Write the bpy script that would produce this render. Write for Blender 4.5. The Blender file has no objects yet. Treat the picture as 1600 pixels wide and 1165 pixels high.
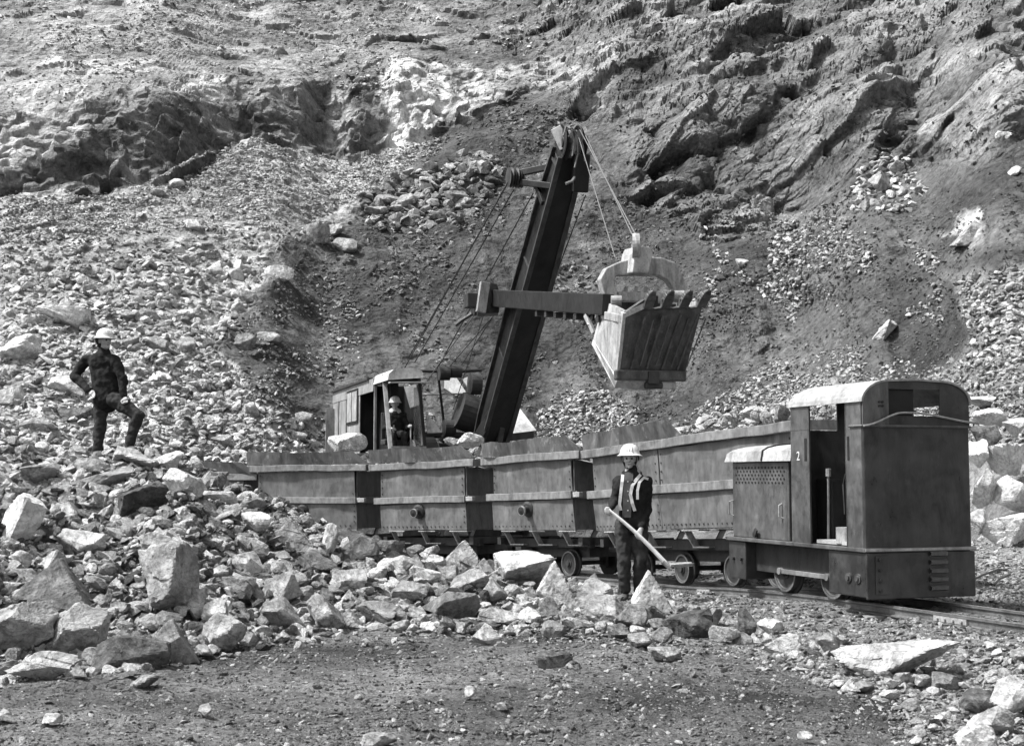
import bpy, bmesh, math, random
import numpy as np
from mathutils import Vector, Matrix, Euler

random.seed(7)
rng = np.random.default_rng(11)
PI = math.pi
sc = bpy.context.scene
COL = sc.collection

# ---------------------------------------------------------------- camera, world, sun, exposure
F = 2100.0                      # focal length in photo pixels (1600 wide)
CAMZ = 1.47
PITCH = math.atan(157.5 / F)
cam = bpy.data.objects.new('camera', bpy.data.cameras.new('camera'))
COL.objects.link(cam)
cam.location = (0, 0, CAMZ)
cam.rotation_euler = (PI / 2 + PITCH, 0, 0)
cam.data.sensor_width = 36.0
cam.data.lens = 36.0 * F / 1600.0
cam.data.clip_start = 0.1
cam.data.clip_end = 600
sc.camera = cam

SUN_DIR = Vector((-0.56, -0.10, 0.88)).normalized()       # towards the sun
world = bpy.data.worlds.new('World')
sc.world = world
world.use_nodes = True
wn = world.node_tree
for n in list(wn.nodes):
    wn.nodes.remove(n)
wo = wn.nodes.new('ShaderNodeOutputWorld')
wb = wn.nodes.new('ShaderNodeBackground')
wg = wn.nodes.new('ShaderNodeRGBToBW')
ws = wn.nodes.new('ShaderNodeTexSky')
ws.sky_type = 'NISHITA'
ws.sun_disc = False
ws.sun_elevation = math.asin(SUN_DIR.z)
ws.sun_rotation = math.atan2(SUN_DIR.x, SUN_DIR.y)
ws.dust_density = 3.0
wb.inputs['Strength'].default_value = 0.13
wn.links.new(ws.outputs[0], wg.inputs[0])
wn.links.new(wg.outputs[0], wb.inputs[0])
wn.links.new(wb.outputs[0], wo.inputs[0])

sun = bpy.data.objects.new('sun', bpy.data.lights.new('sun', 'SUN'))
COL.objects.link(sun)
sun.data.energy = 3.7
sun.data.angle = math.radians(5.0)
sun.data.color = (1, 1, 1)
sun.rotation_euler = SUN_DIR.to_track_quat('Z', 'Y').to_euler()
sun.location = (-20, 10, 40)

sc.view_settings.view_transform = 'Standard'
sc.view_settings.look = 'None'
sc.view_settings.gamma = 1.0
sc.view_settings.use_curve_mapping = False
sc.view_settings.exposure = 1.2

# ---------------------------------------------------------------- small helpers
def pt(px, py, Y):
    """world point seen at photo pixel (px,py) whose world depth is Y"""
    cx, cy = (px - 800.0) / F, (582.5 - py) / F
    dy = math.cos(PITCH) - cy * math.sin(PITCH)
    dz = math.sin(PITCH) + cy * math.cos(PITCH)
    return Vector((cx / dy * Y, Y, CAMZ + dz / dy * Y))

def ray(px, py):
    cx, cy = (px - 800.0) / F, (582.5 - py) / F
    dy = math.cos(PITCH) - cy * math.sin(PITCH)
    dz = math.sin(PITCH) + cy * math.cos(PITCH)
    return cx / dy, dz / dy          # per unit Y

def sstep(a, b, x):
    t = np.clip((x - a) / (b - a), 0, 1)
    return t * t * (3 - 2 * t)

TAB = rng.random((256, 256))
def vnoise(x, y, s=0):
    x = np.asarray(x, float) + s * 17.31; y = np.asarray(y, float) + s * 9.77
    xi = np.floor(x).astype(int); yi = np.floor(y).astype(int)
    fx = x - xi; fy = y - yi
    fx = fx * fx * fx * (fx * (fx * 6 - 15) + 10); fy = fy * fy * fy * (fy * (fy * 6 - 15) + 10)
    a = TAB[xi & 255, yi & 255]; b = TAB[(xi + 1) & 255, yi & 255]
    c = TAB[xi & 255, (yi + 1) & 255]; d = TAB[(xi + 1) & 255, (yi + 1) & 255]
    return (a * (1 - fx) + b * fx) * (1 - fy) + (c * (1 - fx) + d * fx) * fy - 0.5

def fbm(x, y, o=4, s=0):
    r = 0; a = 1.0
    for k in range(o):
        r = r + a * vnoise(x, y, s + k * 3)
        x = x * 2.03 + 1.7; y = y * 2.03 - 0.9; a *= 0.5
    return r

T1, T2, T3, T4, T5 = [rng.random((256, 256)) for _ in range(5)]
def facet(x, y, tilt=1.0, s=0, k=0):
    """blocky noise: voronoi cells, every cell its own tilted plane; also returns edge distance; k > 0 rounds the cell borders"""
    x = np.asarray(x, float) + s * 31.7; y = np.asarray(y, float) + s * 12.9
    xi = np.floor(x).astype(int); yi = np.floor(y).astype(int)
    best = np.full(x.shape, 1e9); sec = np.full(x.shape, 1e9); val = np.zeros(x.shape); ws_ = np.zeros(x.shape)
    for dx in (-1, 0, 1):
        for dy in (-1, 0, 1):
            a = (xi + dx) & 255; b = (yi + dy) & 255
            cx = xi + dx + T1[a, b]; cy = yi + dy + T2[a, b]
            d = (x - cx) ** 2 + (y - cy) ** 2
            v = (T3[a, b] - .5) + tilt * ((T4[a, b] - .5) * (x - cx) * 2 + (T5[a, b] - .5) * (y - cy) * 2)
            m = d < best
            sec = np.where(m, best, np.minimum(sec, d))
            if k:
                w = np.exp(-k * d); val += w * v; ws_ += w
            else: val = np.where(m, v, val)
            best = np.where(m, d, best)
    if k: val = val / ws_
    return val, np.sqrt(sec) - np.sqrt(best)

def inpoly(px, py, poly):
    r = np.zeros(np.shape(px), bool)
    n = len(poly)
    for i in range(n):
        x0, y0 = poly[i]; x1, y1 = poly[(i + 1) % n]
        if y0 == y1: continue
        c = ((y0 > py) != (y1 > py)) & (px < (x1 - x0) * (py - y0) / (y1 - y0) + x0)
        r ^= c
    return r

# ---------------------------------------------------------------- materials
def newmat(name):
    m = bpy.data.materials.new(name)
    m.use_nodes = True
    nt = m.node_tree
    b = nt.nodes['Principled BSDF']
    return m, nt, b

def N(nt, t, **kw):
    n = nt.nodes.new(t)
    for k, v in kw.items():
        setattr(n, k, v)
    return n

def noise_node(nt, scale, detail=6, rough=.6, coord='Object', stretch=None, dist=0.0):
    tc = N(nt, 'ShaderNodeTexCoord')
    mp = N(nt, 'ShaderNodeMapping')
    if stretch: mp.inputs['Scale'].default_value = stretch
    nt.links.new(tc.outputs[coord], mp.inputs[0])
    n = N(nt, 'ShaderNodeTexNoise')
    n.inputs['Scale'].default_value = scale
    n.inputs['Detail'].default_value = detail
    n.inputs['Roughness'].default_value = rough
    n.inputs['Distortion'].default_value = dist
    nt.links.new(mp.outputs[0], n.inputs['Vector'])
    return n

def ramp(nt, src, stops):
    r = N(nt, 'ShaderNodeValToRGB')
    el = r.color_ramp.elements
    while len(el) < len(stops): el.new(0.5)
    for e, (p, v) in zip(el, stops):
        e.position = p; e.color = (v, v, v, 1)
    nt.links.new(src, r.inputs[0])
    return r

def mix(nt, a, b, fac, mode='MIX'):
    m = N(nt, 'ShaderNodeMix', data_type='RGBA', blend_type=mode)
    for sock, v in ((m.inputs[6], a), (m.inputs[7], b)):
        if isinstance(v, (int, float)): sock.default_value = (v, v, v, 1)
        else: nt.links.new(v, sock)
    if isinstance(fac, (int, float)): m.inputs[0].default_value = fac
    else: nt.links.new(fac, m.inputs[0])
    return m.outputs[2]

def bump(nt, b, src, strength, dist, prev=None):
    bm = N(nt, 'ShaderNodeBump')
    bm.inputs['Strength'].default_value = strength
    bm.inputs['Distance'].default_value = dist
    nt.links.new(src, bm.inputs['Height'])
    if prev: nt.links.new(prev.outputs[0], bm.inputs['Normal'])
    nt.links.new(bm.outputs[0], b.inputs['Normal'])
    return bm

def rock_mat(name, lo, hi, rnd=.5, scale=6.0):
    m, nt, b = newmat(name)
    n1 = noise_node(nt, scale, 8, .65, dist=.3)
    n2 = noise_node(nt, scale * 5, 6, .7)
    n3 = noise_node(nt, scale * .6, 3, .5, dist=1.2)
    r = ramp(nt, n1.outputs[0], [(.28, lo * .55), (.45, lo), (.56, (lo + hi) / 2), (.72, hi)])
    fine = ramp(nt, n2.outputs[0], [(.3, .55), (.5, 1.0), (.72, 1.28)])
    c = mix(nt, r.outputs[0], fine.outputs[0], 1.0, 'MULTIPLY')
    oi = N(nt, 'ShaderNodeObjectInfo')
    rr = ramp(nt, oi.outputs['Random'], [(0, 1 - rnd), (.5, 1.0), (1, 1 + rnd * .55)])
    c = mix(nt, c, rr.outputs[0], 1.0, 'MULTIPLY')
    # dark seams
    sm = ramp(nt, n3.outputs[0], [(.475, 1.0), (.497, .45), (.52, 1.0)])
    c = mix(nt, c, sm.outputs[0], .55, 'MULTIPLY')
    nt.links.new(c, b.inputs['Base Color'])
    b.inputs['Roughness'].default_value = .9
    b.inputs['Specular IOR Level'].default_value = .2
    p = bump(nt, b, n1.outputs[0], .9, .08)
    bump(nt, b, n2.outputs[0], .8, .025, p)
    return m

def terrain_mat(name, fine=9.0):
    m, nt, b = newmat(name)
    at = N(nt, 'ShaderNodeAttribute', attribute_name='tone')
    n1 = noise_node(nt, .35, 8, .6, dist=.5)
    n2 = noise_node(nt, fine, 8, .75)
    n3 = noise_node(nt, fine * .25, 5, .65, dist=.8)
    a = ramp(nt, n1.outputs[0], [(.25, .6), (.5, 1.0), (.75, 1.35)])
    c = mix(nt, at.outputs['Color'], a.outputs[0], 1.0, 'MULTIPLY')
    f = ramp(nt, n2.outputs[0], [(.3, .35), (.48, .9), (.6, 1.15), (.72, 1.9)])
    c = mix(nt, c, f.outputs[0], 1.0, 'MULTIPLY')
    g = ramp(nt, n3.outputs[0], [(.3, .6), (.5, 1.0), (.7, 1.3)])
    c = mix(nt, c, g.outputs[0], 1.0, 'MULTIPLY')
    nt.links.new(c, b.inputs['Base Color'])
    b.inputs['Roughness'].default_value = .95
    b.inputs['Specular IOR Level'].default_value = .15
    p = bump(nt, b, n3.outputs[0], .8, .25)
    tc = N(nt, 'ShaderNodeTexCoord'); wn_ = noise_node(nt, fine * .4, 3, .6)
    wv = N(nt, 'ShaderNodeVectorMath', operation='MULTIPLY_ADD'); nt.links.new(wn_.outputs['Color'], wv.inputs[0]); wv.inputs[1].default_value = (.35, .35, .35); nt.links.new(tc.outputs['Object'], wv.inputs[2])
    for scl_, dst in ((fine * .34, .26), (fine * 1.0, .11)):
        vo = N(nt, 'ShaderNodeTexVoronoi'); vo.inputs['Scale'].default_value = scl_; vo.inputs['Randomness'].default_value = 1.0
        nt.links.new(wv.outputs[0], vo.inputs['Vector'])
        iv = N(nt, 'ShaderNodeMath', operation='SUBTRACT'); iv.inputs[0].default_value = 1.0; nt.links.new(vo.outputs['Distance'], iv.inputs[1])
        p = bump(nt, b, iv.outputs[0], .75, dst, p)
    bump(nt, b, n2.outputs[0], 1.0, .09, p)
    return m

def metal_mat(name, lo, hi, rough=.55, metallic=.2, scale=3.0, streak=True, spec=.5, wear=0.0):
    m, nt, b = newmat(name)
    n1 = noise_node(nt, scale, 7, .62, stretch=(1.6, 1.6, .5) if streak else None, dist=.4)
    n2 = noise_node(nt, scale * 7, 7, .7, stretch=(1, 1, .7) if streak else None)
    r = ramp(nt, n1.outputs[0], [(.3, lo), (.5, (lo + hi) / 2), (.7, hi)])
    f = ramp(nt, n2.outputs[0], [(.3, .55), (.5, 1.0), (.7, 1.3)])
    c = mix(nt, r.outputs[0], f.outputs[0], .8, 'MULTIPLY')
    if wear:
        n4 = noise_node(nt, scale * 2.2, 8, .8)
        w = ramp(nt, n4.outputs[0], [(.56, 0.0), (.68, 1.0)])
        c = mix(nt, c, wear, w.outputs[0])
    nt.links.new(c, b.inputs['Base Color'])
    rr = ramp(nt, n2.outputs[0], [(.3, rough - .12), (.7, min(1, rough + .2))])
    nt.links.new(rr.outputs[0], b.inputs['Roughness'])
    b.inputs['Metallic'].default_value = metallic
    b.inputs['Specular IOR Level'].default_value = spec
    ns = noise_node(nt, 2.6, 5, .7, stretch=(1.2, 1.2, .35), dist=.6)
    st = ramp(nt, ns.outputs[0], [(.40, 1.0), (.55, .82), (.66, .42)])
    c = mix(nt, c, st.outputs[0], .8, 'MULTIPLY')
    nt.links.new(c, b.inputs['Base Color'])
    nd = noise_node(nt, 1.7, 2, .4)
    p = bump(nt, b, nd.outputs[0], .5, .12)
    bump(nt, b, n1.outputs[0], .45, .02, p)
    return m

def plain(name, v, rough=.8, spec=.3, var=.25, scale=12):
    m, nt, b = newmat(name)
    n1 = noise_node(nt, scale, 5, .6)
    r = ramp(nt, n1.outputs[0], [(.3, v * (1 - var)), (.7, v * (1 + var))])
    nt.links.new(r.outputs[0], b.inputs['Base Color'])
    b.inputs['Roughness'].default_value = rough
    b.inputs['Specular IOR Level'].default_value = spec
    bump(nt, b, n1.outputs[0], .4, .01)
    return m

M = {}
M['rock_pale'] = rock_mat('pale_rock', .32, .58, .45, 5)
M['rock_white'] = rock_mat('white_rock', .42, .66, .2, 4)
M['rock_mid'] = rock_mat('grey_rock', .20, .42, .4, 5)
M['rock_dark'] = rock_mat('dark_rock', .07, .19, .4, 5)
M['rubble_pale'] = rock_mat('pale_rubble', .42, .70, .65, 7)
M['rubble_mid'] = rock_mat('grey_rubble', .14, .36, .7, 7)
M['rubble_dark'] = rock_mat('dark_rubble', .07, .18, .7, 7)
M['hill'] = terrain_mat('quarry_face', 5.0)
M['ground'] = terrain_mat('quarry_floor', 22.0)
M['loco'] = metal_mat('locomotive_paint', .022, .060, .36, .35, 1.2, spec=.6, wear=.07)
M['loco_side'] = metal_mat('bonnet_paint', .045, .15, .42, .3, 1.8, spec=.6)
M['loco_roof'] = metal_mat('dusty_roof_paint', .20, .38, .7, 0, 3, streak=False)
M['wagon'] = metal_mat('wagon_steel', .055, .16, .6, .15, 1.3, spec=.4, wear=.07)
M['wagon_band'] = metal_mat('wagon_band_steel', .10, .24, .6, .15, 2.2, spec=.4, wear=.08)
M['wagon_board'] = metal_mat('splash_board_steel', .025, .13, .6, .15, 2.0, spec=.4, wear=.20)
M['under'] = metal_mat('undercarriage_iron', .02, .05, .6, .3, 3)
M['iron_light'] = metal_mat('worn_iron', .22, .42, .5, .3, 4)
M['rail'] = metal_mat('rail_steel', .10, .2, .5, .5, 5, streak=False)
M['rail_top'] = metal_mat('polished_rail_head', .42, .55, .3, .7, 5, streak=False)
M['wood'] = metal_mat('weathered_timber', .12, .24, .85, 0, 3, spec=.2)
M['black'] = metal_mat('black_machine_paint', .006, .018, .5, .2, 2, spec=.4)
M['boom_edge'] = metal_mat('worn_boom_flange', .025, .08, .5, .2, 3, spec=.4)
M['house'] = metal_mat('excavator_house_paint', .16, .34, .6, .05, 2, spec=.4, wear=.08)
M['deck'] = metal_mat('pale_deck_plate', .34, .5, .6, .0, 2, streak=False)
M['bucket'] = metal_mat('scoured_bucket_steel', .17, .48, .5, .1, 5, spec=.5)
M['bucket_shaded'] = metal_mat('shaded_bucket_steel', .022, .095, .45, .15, 5, spec=.5, wear=.14)  # darker copy of the bucket steel, shade of the unlit front put in
M['rope'] = plain('wire_rope', .05, .6)
M['rope_pale'] = plain('pale_wire_rope', .14, .6)
M['cloth_dark'] = plain('dark_cloth', .018, .95, .1, .4)
M['cloth_trouser'] = plain('trouser_cloth', .035, .95, .1, .4)
M['cloth_grey'] = plain('grey_cloth', .05, .95, .1, .4)
M['stripe'] = plain('reflective_stripe', .55, .5)
M['shirt'] = plain('shirt_cloth', .07, .9, .1, .3)
M['skin'] = plain('skin', .3, .6, .4, .12)
M['boot'] = plain('boot_leather', .05, .6)
M['helmet'] = plain('helmet_shell', .52, .4, .5, .1)
M['helmet_grey'] = plain('helmet_shell_grey', .42, .45, .5, .1)
M['handle'] = plain('ash_handle', .6, .6, .3, .15)
M['glass'] = newmat('window_glass')[0]
gb = M['glass'].node_tree.nodes['Principled BSDF']
gb.inputs['Base Color'].default_value = (.35, .35, .35, 1)
gb.inputs['Roughness'].default_value = .08
gb.inputs['Alpha'].default_value = .35

# ---------------------------------------------------------------- mesh builder
class MB:
    def __init__(s, m=None):
        s.v = []; s.f = []; s.m = m or Matrix.Identity(4)
    def add(s, vs, fs):
        o = len(s.v)
        s.v += [tuple(s.m @ Vector(v)) for v in vs]
        s.f += [tuple(i + o for i in f) for f in fs]
        return s
    def box(s, c, d, rot=None):
        x, y, z = d[0] / 2, d[1] / 2, d[2] / 2
        vs = [Vector((a * x, b * y, e * z)) for a in (-1, 1) for b in (-1, 1) for e in (-1, 1)]
        if rot is not None:
            R = Euler(rot).to_matrix(); vs = [R @ v for v in vs]
        vs = [v + Vector(c) for v in vs]
        return s.add(vs, [(0, 1, 3, 2), (4, 6, 7, 5), (0, 4, 5, 1), (2, 3, 7, 6), (0, 2, 6, 4), (1, 5, 7, 3)])
    def span(s, a, b):
        return s.box([(a[i] + b[i]) / 2 for i in range(3)], [abs(b[i] - a[i]) for i in range(3)])
    def beam(s, p0, p1, w, h, up=(0, 0, 1), w1=None, h1=None):
        p0, p1 = Vector(p0), Vector(p1); d = (p1 - p0).normalized()
        u = Vector(up); r = d.cross(u).normalized(); u = r.cross(d)
        w1 = w if w1 is None else w1; h1 = h if h1 is None else h1
        vs = [p0 + r * a * w / 2 + u * b * h / 2 for a, b in ((-1, -1), (1, -1), (1, 1), (-1, 1))]
        vs += [p1 + r * a * w1 / 2 + u * b * h1 / 2 for a, b in ((-1, -1), (1, -1), (1, 1), (-1, 1))]
        return s.add(vs, [(3, 2, 1, 0), (4, 5, 6, 7), (0, 1, 5, 4), (1, 2, 6, 5), (2, 3, 7, 6), (3, 0, 4, 7)])
    def cyl(s, p0, p1, r0, r1=None, n=16):
        p0, p1 = Vector(p0), Vector(p1); r1 = r0 if r1 is None else r1
        d = (p1 - p0).normalized()
        a = Vector((0, 0, 1)) if abs(d.z) < .9 else Vector((1, 0, 0))
        u = d.cross(a).normalized(); w = d.cross(u)
        vs = []
        for p, r in ((p0, r0), (p1, r1)):
            for k in range(n):
                t = 2 * PI * k / n
                vs.append(p + u * math.cos(t) * r + w * math.sin(t) * r)
        fs = [(k, (k + 1) % n, n + (k + 1) % n, n + k) for k in range(n)]
        fs += [tuple(range(n - 1, -1, -1)), tuple(range(n, 2 * n))]
        return s.add(vs, fs)
    def tube(s, pts, r, n=6):
        pts = [Vector(p) for p in pts]
        rings = []
        prev = None
        for i, p in enumerate(pts):
            d = (pts[min(i + 1, len(pts) - 1)] - pts[max(i - 1, 0)]).normalized()
            if prev is None:
                a = Vector((0, 0, 1)) if abs(d.z) < .9 else Vector((1, 0, 0))
                u = d.cross(a).normalized()
            else:
                u = (prev - d * prev.dot(d)).normalized()
            prev = u; w = d.cross(u)
            rr = r[i] if isinstance(r, (list, tuple)) else r
            rings.append([p + u * math.cos(2 * PI * k / n) * rr + w * math.sin(2 * PI * k / n) * rr for k in range(n)])
        vs = [v for q in rings for v in q]
        fs = []
        for i in range(len(pts) - 1):
            for k in range(n):
                fs.append((i * n + k, i * n + (k + 1) % n, (i + 1) * n + (k + 1) % n, (i + 1) * n + k))
        fs += [tuple(range(n - 1, -1, -1)), tuple(range((len(pts) - 1) * n, len(pts) * n))]
        return s.add(vs, fs)
    def prism(s, poly, axis, a, b):
        """poly in the plane of the two other axes (in x,y,z order), extruded from a to b along axis"""
        def mk(p, t):
            q = list(p); q.insert(axis, t); return q
        n = len(poly)
        vs = [mk(p, a) for p in poly] + [mk(p, b) for p in poly]
        fs = [(k, (k + 1) % n, n + (k + 1) % n, n + k) for k in range(n)]
        fs += [tuple(range(n - 1, -1, -1)), tuple(range(n, 2 * n))]
        return s.add(vs, fs)
    def strip(s, path, axis, a, b, t):
        """open path (2-D) with thickness t, extruded along axis"""
        P = [Vector(p) for p in path]; out = []
        for i, p in enumerate(P):
            d = (P[min(i + 1, len(P) - 1)] - P[max(i - 1, 0)]).normalized()
            out.append(p + Vector((-d.y, d.x)) * t)
        n = len(P)
        def mk(p, q):
            l = [p[0], p[1]]; l.insert(axis, q); return l
        vs = [mk(p, a) for p in P] + [mk(p, a) for p in out] + [mk(p, b) for p in P] + [mk(p, b) for p in out]
        fs = []
        for i in range(n - 1):
            fs += [(i, i + 1, 2 * n + i + 1, 2 * n + i), (n + i + 1, n + i, 3 * n + i, 3 * n + i + 1),
                   (i + 1, i, n + i, n + i + 1), (2 * n + i, 2 * n + i + 1, 3 * n + i + 1, 3 * n + i)]
        fs += [(0, 2 * n, 3 * n, n), (n - 1, 2 * n - 1, 4 * n - 1, 3 * n - 1)]
        return s.add(vs, fs)
    def lathe(s, prof, c, axis=(0, 0, 1), n=20):
        ax = Vector(axis).normalized(); c = Vector(c)
        a = Vector((0, 0, 1)) if abs(ax.z) < .9 else Vector((1, 0, 0))
        u = ax.cross(a).normalized(); w = ax.cross(u)
        vs = []
        for r, h in prof:
            for k in range(n):
                t = 2 * PI * k / n
                vs.append(c + ax * h + u * math.cos(t) * r + w * math.sin(t) * r)
        fs = []
        for i in range(len(prof) - 1):
            for k in range(n):
                fs.append((i * n + k, i * n + (k + 1) % n, (i + 1) * n + (k + 1) % n, (i + 1) * n + k))
        return s.add(vs, fs)
    def build(s, name, mat, parent=None, bevel=0.0, smooth=False, kind=None):
        me = bpy.data.meshes.new(name)
        me.from_pydata(s.v, [], s.f)
        bm = bmesh.new(); bm.from_mesh(me)
        bmesh.ops.recalc_face_normals(bm, faces=bm.faces)
        bm.to_mesh(me); bm.free()
        me.materials.append(mat)
        if smooth:
            me.polygons.foreach_set('use_smooth', [True] * len(me.polygons))
            me.update()
        o = bpy.data.objects.new(name, me)
        COL.objects.link(o)
        if parent: o.parent = parent
        if bevel:
            b = o.modifiers.new('bevel', 'BEVEL'); b.width = bevel; b.segments = 2; b.limit_method = 'ANGLE'
        if kind: o['kind'] = kind
        return o

def thing(name, label, cat, loc=(0, 0, 0), rot=(0, 0, 0), group=None):
    o = bpy.data.objects.new(name, None)
    COL.objects.link(o)
    o.location = loc; o.rotation_euler = rot
    o.empty_display_size = .2
    o['label'] = label; o['category'] = cat
    if group: o['group'] = group
    return o

def grid_mesh(name, X, Y, Z, tone, mat, smooth=False):
    nr, nc = X.shape
    co = np.stack([X, Y, Z], -1).reshape(-1, 3).astype(np.float32)
    i = np.arange(nr - 1)[:, None] * nc + np.arange(nc - 1)[None]
    q = np.stack([i, i + 1, i + nc + 1, i + nc], -1).reshape(-1, 4)
    me = bpy.data.meshes.new(name)
    me.vertices.add(len(co)); me.vertices.foreach_set('co', co.ravel())
    me.loops.add(q.size); me.loops.foreach_set('vertex_index', q.ravel().astype(np.int32))
    me.polygons.add(len(q)); me.polygons.foreach_set('loop_start', (np.arange(len(q)) * 4).astype(np.int32))
    me.polygons.foreach_set('loop_total', np.full(len(q), 4, np.int32))
    me.polygons.foreach_set('use_smooth', np.full(len(q), smooth))
    me.update(calc_edges=True)
    a = me.color_attributes.new('tone', 'FLOAT_COLOR', 'POINT')
    t = np.clip(tone.ravel(), .01, .8)
    a.data.foreach_set('color', np.stack([t, t, t, np.ones_like(t)], -1).ravel().astype(np.float32))
    me.materials.append(mat)
    o = bpy.data.objects.new(name, me)
    COL.objects.link(o)
    o['kind'] = 'structure'
    return o

# ---------------------------------------------------------------- the track line
# centre line (x, y, rail top z), from beyond the right of the frame to the far left
TRK = [(7.6, 6.2, .17), (6.05, 9.0, .17), (4.83, 11.82, .17), (3.77, 14.33, .17), (3.12, 16.2, .11), (2.62, 18.2, -.02),
       (1.85, 20.75, -.12), (.97, 22.7, -.2), (-1.1, 25.43, -.31), (-3.67, 27.2, -.35), (-6.4, 28.35, -.5), (-9.6, 28.95, -.52), (-13.5, 29.2, -.52), (-19, 29.0, -.52)]
def catmull(P, n=24):
    P = [Vector(p) for p in P]; out = []
    for i in range(1, len(P) - 2):
        a, b, c, d = P[i - 1], P[i], P[i + 1], P[i + 2]
        for k in range(n):
            t = k / n
            out.append(.5 * ((2 * b) + (c - a) * t + (2 * a - 5 * b + 4 * c - d) * t * t + (3 * b - a - 3 * c + d) * t ** 3))
    return out
TC = catmull(TRK, 20)
TCA = np.array([tuple(p) for p in TC])

# ---------------------------------------------------------------- ground height
HEAP = np.array([(-700, 8.8, 15.5, 2.0), (0, 10.2, 17.2, 1.88), (140, 10.4, 18.2, 1.70), (240, 10.5, 18.2, 1.80), (310, 10.8, 18.0, 1.66), (400, 11.7, 17.8, 1.26), (480, 12.1, 17.4, .98),
                 (560, 12.6, 17.0, .68), (640, 13.0, 16.5, .50), (750, 13.8, 16.6, .33), (850, 14.2, 16.8, .22), (930, 14.6, 16.6, .06), (1000, 15, 17, 0.0), (2300, 15, 17, 0)])
def ground_z(x, y):
    x = np.asarray(x, float); y = np.asarray(y, float)
    px = 800 + F * x / np.maximum(y, 1)
    base = -.42 * sstep(15, 25, y) * sstep(5.5, 1.5, x) + .12 * sstep(3.5, 6, x) * sstep(14, 19, y)
    # near right bank falls gently to the floor
    base = base + .07 * fbm(x * .35, y * .35, 3, 5) * sstep(5, 9, y)
    # heap
    yb = np.interp(px, HEAP[:, 0], HEAP[:, 1]); yc = np.interp(px, HEAP[:, 0], HEAP[:, 2]); zc = np.interp(px, HEAP[:, 0], HEAP[:, 3])
    up = np.clip((y - yb) / (yc - yb), 0, 1); up = .35 * sstep(0, 1, up) + .65 * up ** .8
    dn = 1 - sstep(0, 4.2, y - yc)
    heap = zc * up * dn
    z = base + heap + heap * .16 * fbm(x * .8, y * .8, 3, 9)
    # track bed
    sh = x.shape; fx = x.ravel(); fy = y.ravel()
    best = np.full(fx.shape, 1e9); bz = np.zeros(fx.shape)
    for p in TCA[::3]:
        d = (fx - p[0]) ** 2 + (fy - p[1]) ** 2
        m = d < best
        best = np.where(m, d, best); bz = np.where(m, p[2], bz)
    d = np.sqrt(best).reshape(sh); bz = bz.reshape(sh)
    w = 1 - sstep(.9, 2.1, d)
    z = z * (1 - w) + (bz - .10) * w
    return z

# ---------------------------------------------------------------- hill: profile curves per column
def _lev(Yf, m, py):
    e = (740 - py) / F
    return (1.97 + m * Yf) / (m - e)
HC = {  # px : (foot Y, slope, scree-top py, cliff-top py, upper py)
    -900: (27, .70, 330, 200, 70), -300: (28.5, .70, 315, 190, 65), 0: (30, .70, 303, 172, 60), 200: (31, .71, 288, 140, 55), 400: (33, .74, 216, 115, 50), 530: (36, .76, 246, 112, 50),
    640: (37.2, .78, 203, 95, 45), 800: (37.5, .80, 150, 100, 40), 1000: (37, .80, 290, 165, 50), 1200: (35, .80, 300, 150, 40), 1400: (30, .80, 245, 130, 30),
    1600: (25, .78, 238, 120, 30), 1900: (21, .78, 235, 120, 30), 2600: (16, .78, 235, 120, 30)}
hk = sorted(HC)
def hill_levels(px):
    Yf, m, p3, p5, p6 = HC[px]
    L = [(None, Yf, -.5)]
    for py in (620, 450, (450 + p3) / 2, p3):
        y = _lev(Yf, m, py); L.append((py, y, None))
    y3 = L[-1][1]
    setb = {400: 2.5, 530: 3.0, 640: 2.0, 800: .8}.get(px, 1.4 if px < 400 else .4)
    L.append((p3 - 4, y3 + setb, None))
    L.append(((p3 + p5) / 2, y3 + setb + 1.2, None))
    L.append((p5, y3 + setb + 3.0, None))
    L.append((p6, y3 + setb + 9, None))
    L.append((-60, y3 + setb + 18, None))
    L.append((-320, y3 + setb + 40, None))
    out = []
    for py, y, z in L:
        if z is None: z = CAMZ + (740 - py) / F * y
        out.append((y, z))
    return out
HL = np.array([hill_levels(p) for p in hk])          # ncols x nlev x 2
def hill_base(px, s):
    """px array, s level parameter array -> Y, z"""
    ci = np.interp(px, hk, np.arange(len(hk)))
    c0 = np.clip(np.floor(ci).astype(int), 0, len(hk) - 2); cf = ci - c0; cf = cf * cf * (3 - 2 * cf)
    l0 = np.clip(np.floor(s).astype(int), 0, HL.shape[1] - 2); lf = (s - l0)[..., None]
    a = HL[c0, l0] * (1 - lf) + HL[c0, l0 + 1] * lf
    b = HL[c0 + 1, l0] * (1 - lf) + HL[c0 + 1, l0 + 1] * lf
    r = a * (1 - cf[..., None]) + b * cf[..., None]
    return r[..., 0], r[..., 1]

NL = HL.shape[1]
ROWS = []
for l, n in zip(range(NL - 1), (84, 66, 44, 44, 8, 34, 34, 36, 44, 24)):
    ROWS += list(l + np.arange(n) / n)
ROWS = np.array(ROWS + [NL - 1.001])
COLS = np.concatenate([np.arange(-700, -40, 9), np.arange(-40, 1640, 2.6), np.arange(1640, 2400, 9)])
PX, SS = np.meshgrid(COLS, ROWS)
HY, HZ = hill_base(PX, SS)
HX = (PX - 800) / F * HY
PYh = 740 - (HZ - CAMZ) / HY * F          # photo row seen (before relief)

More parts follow.
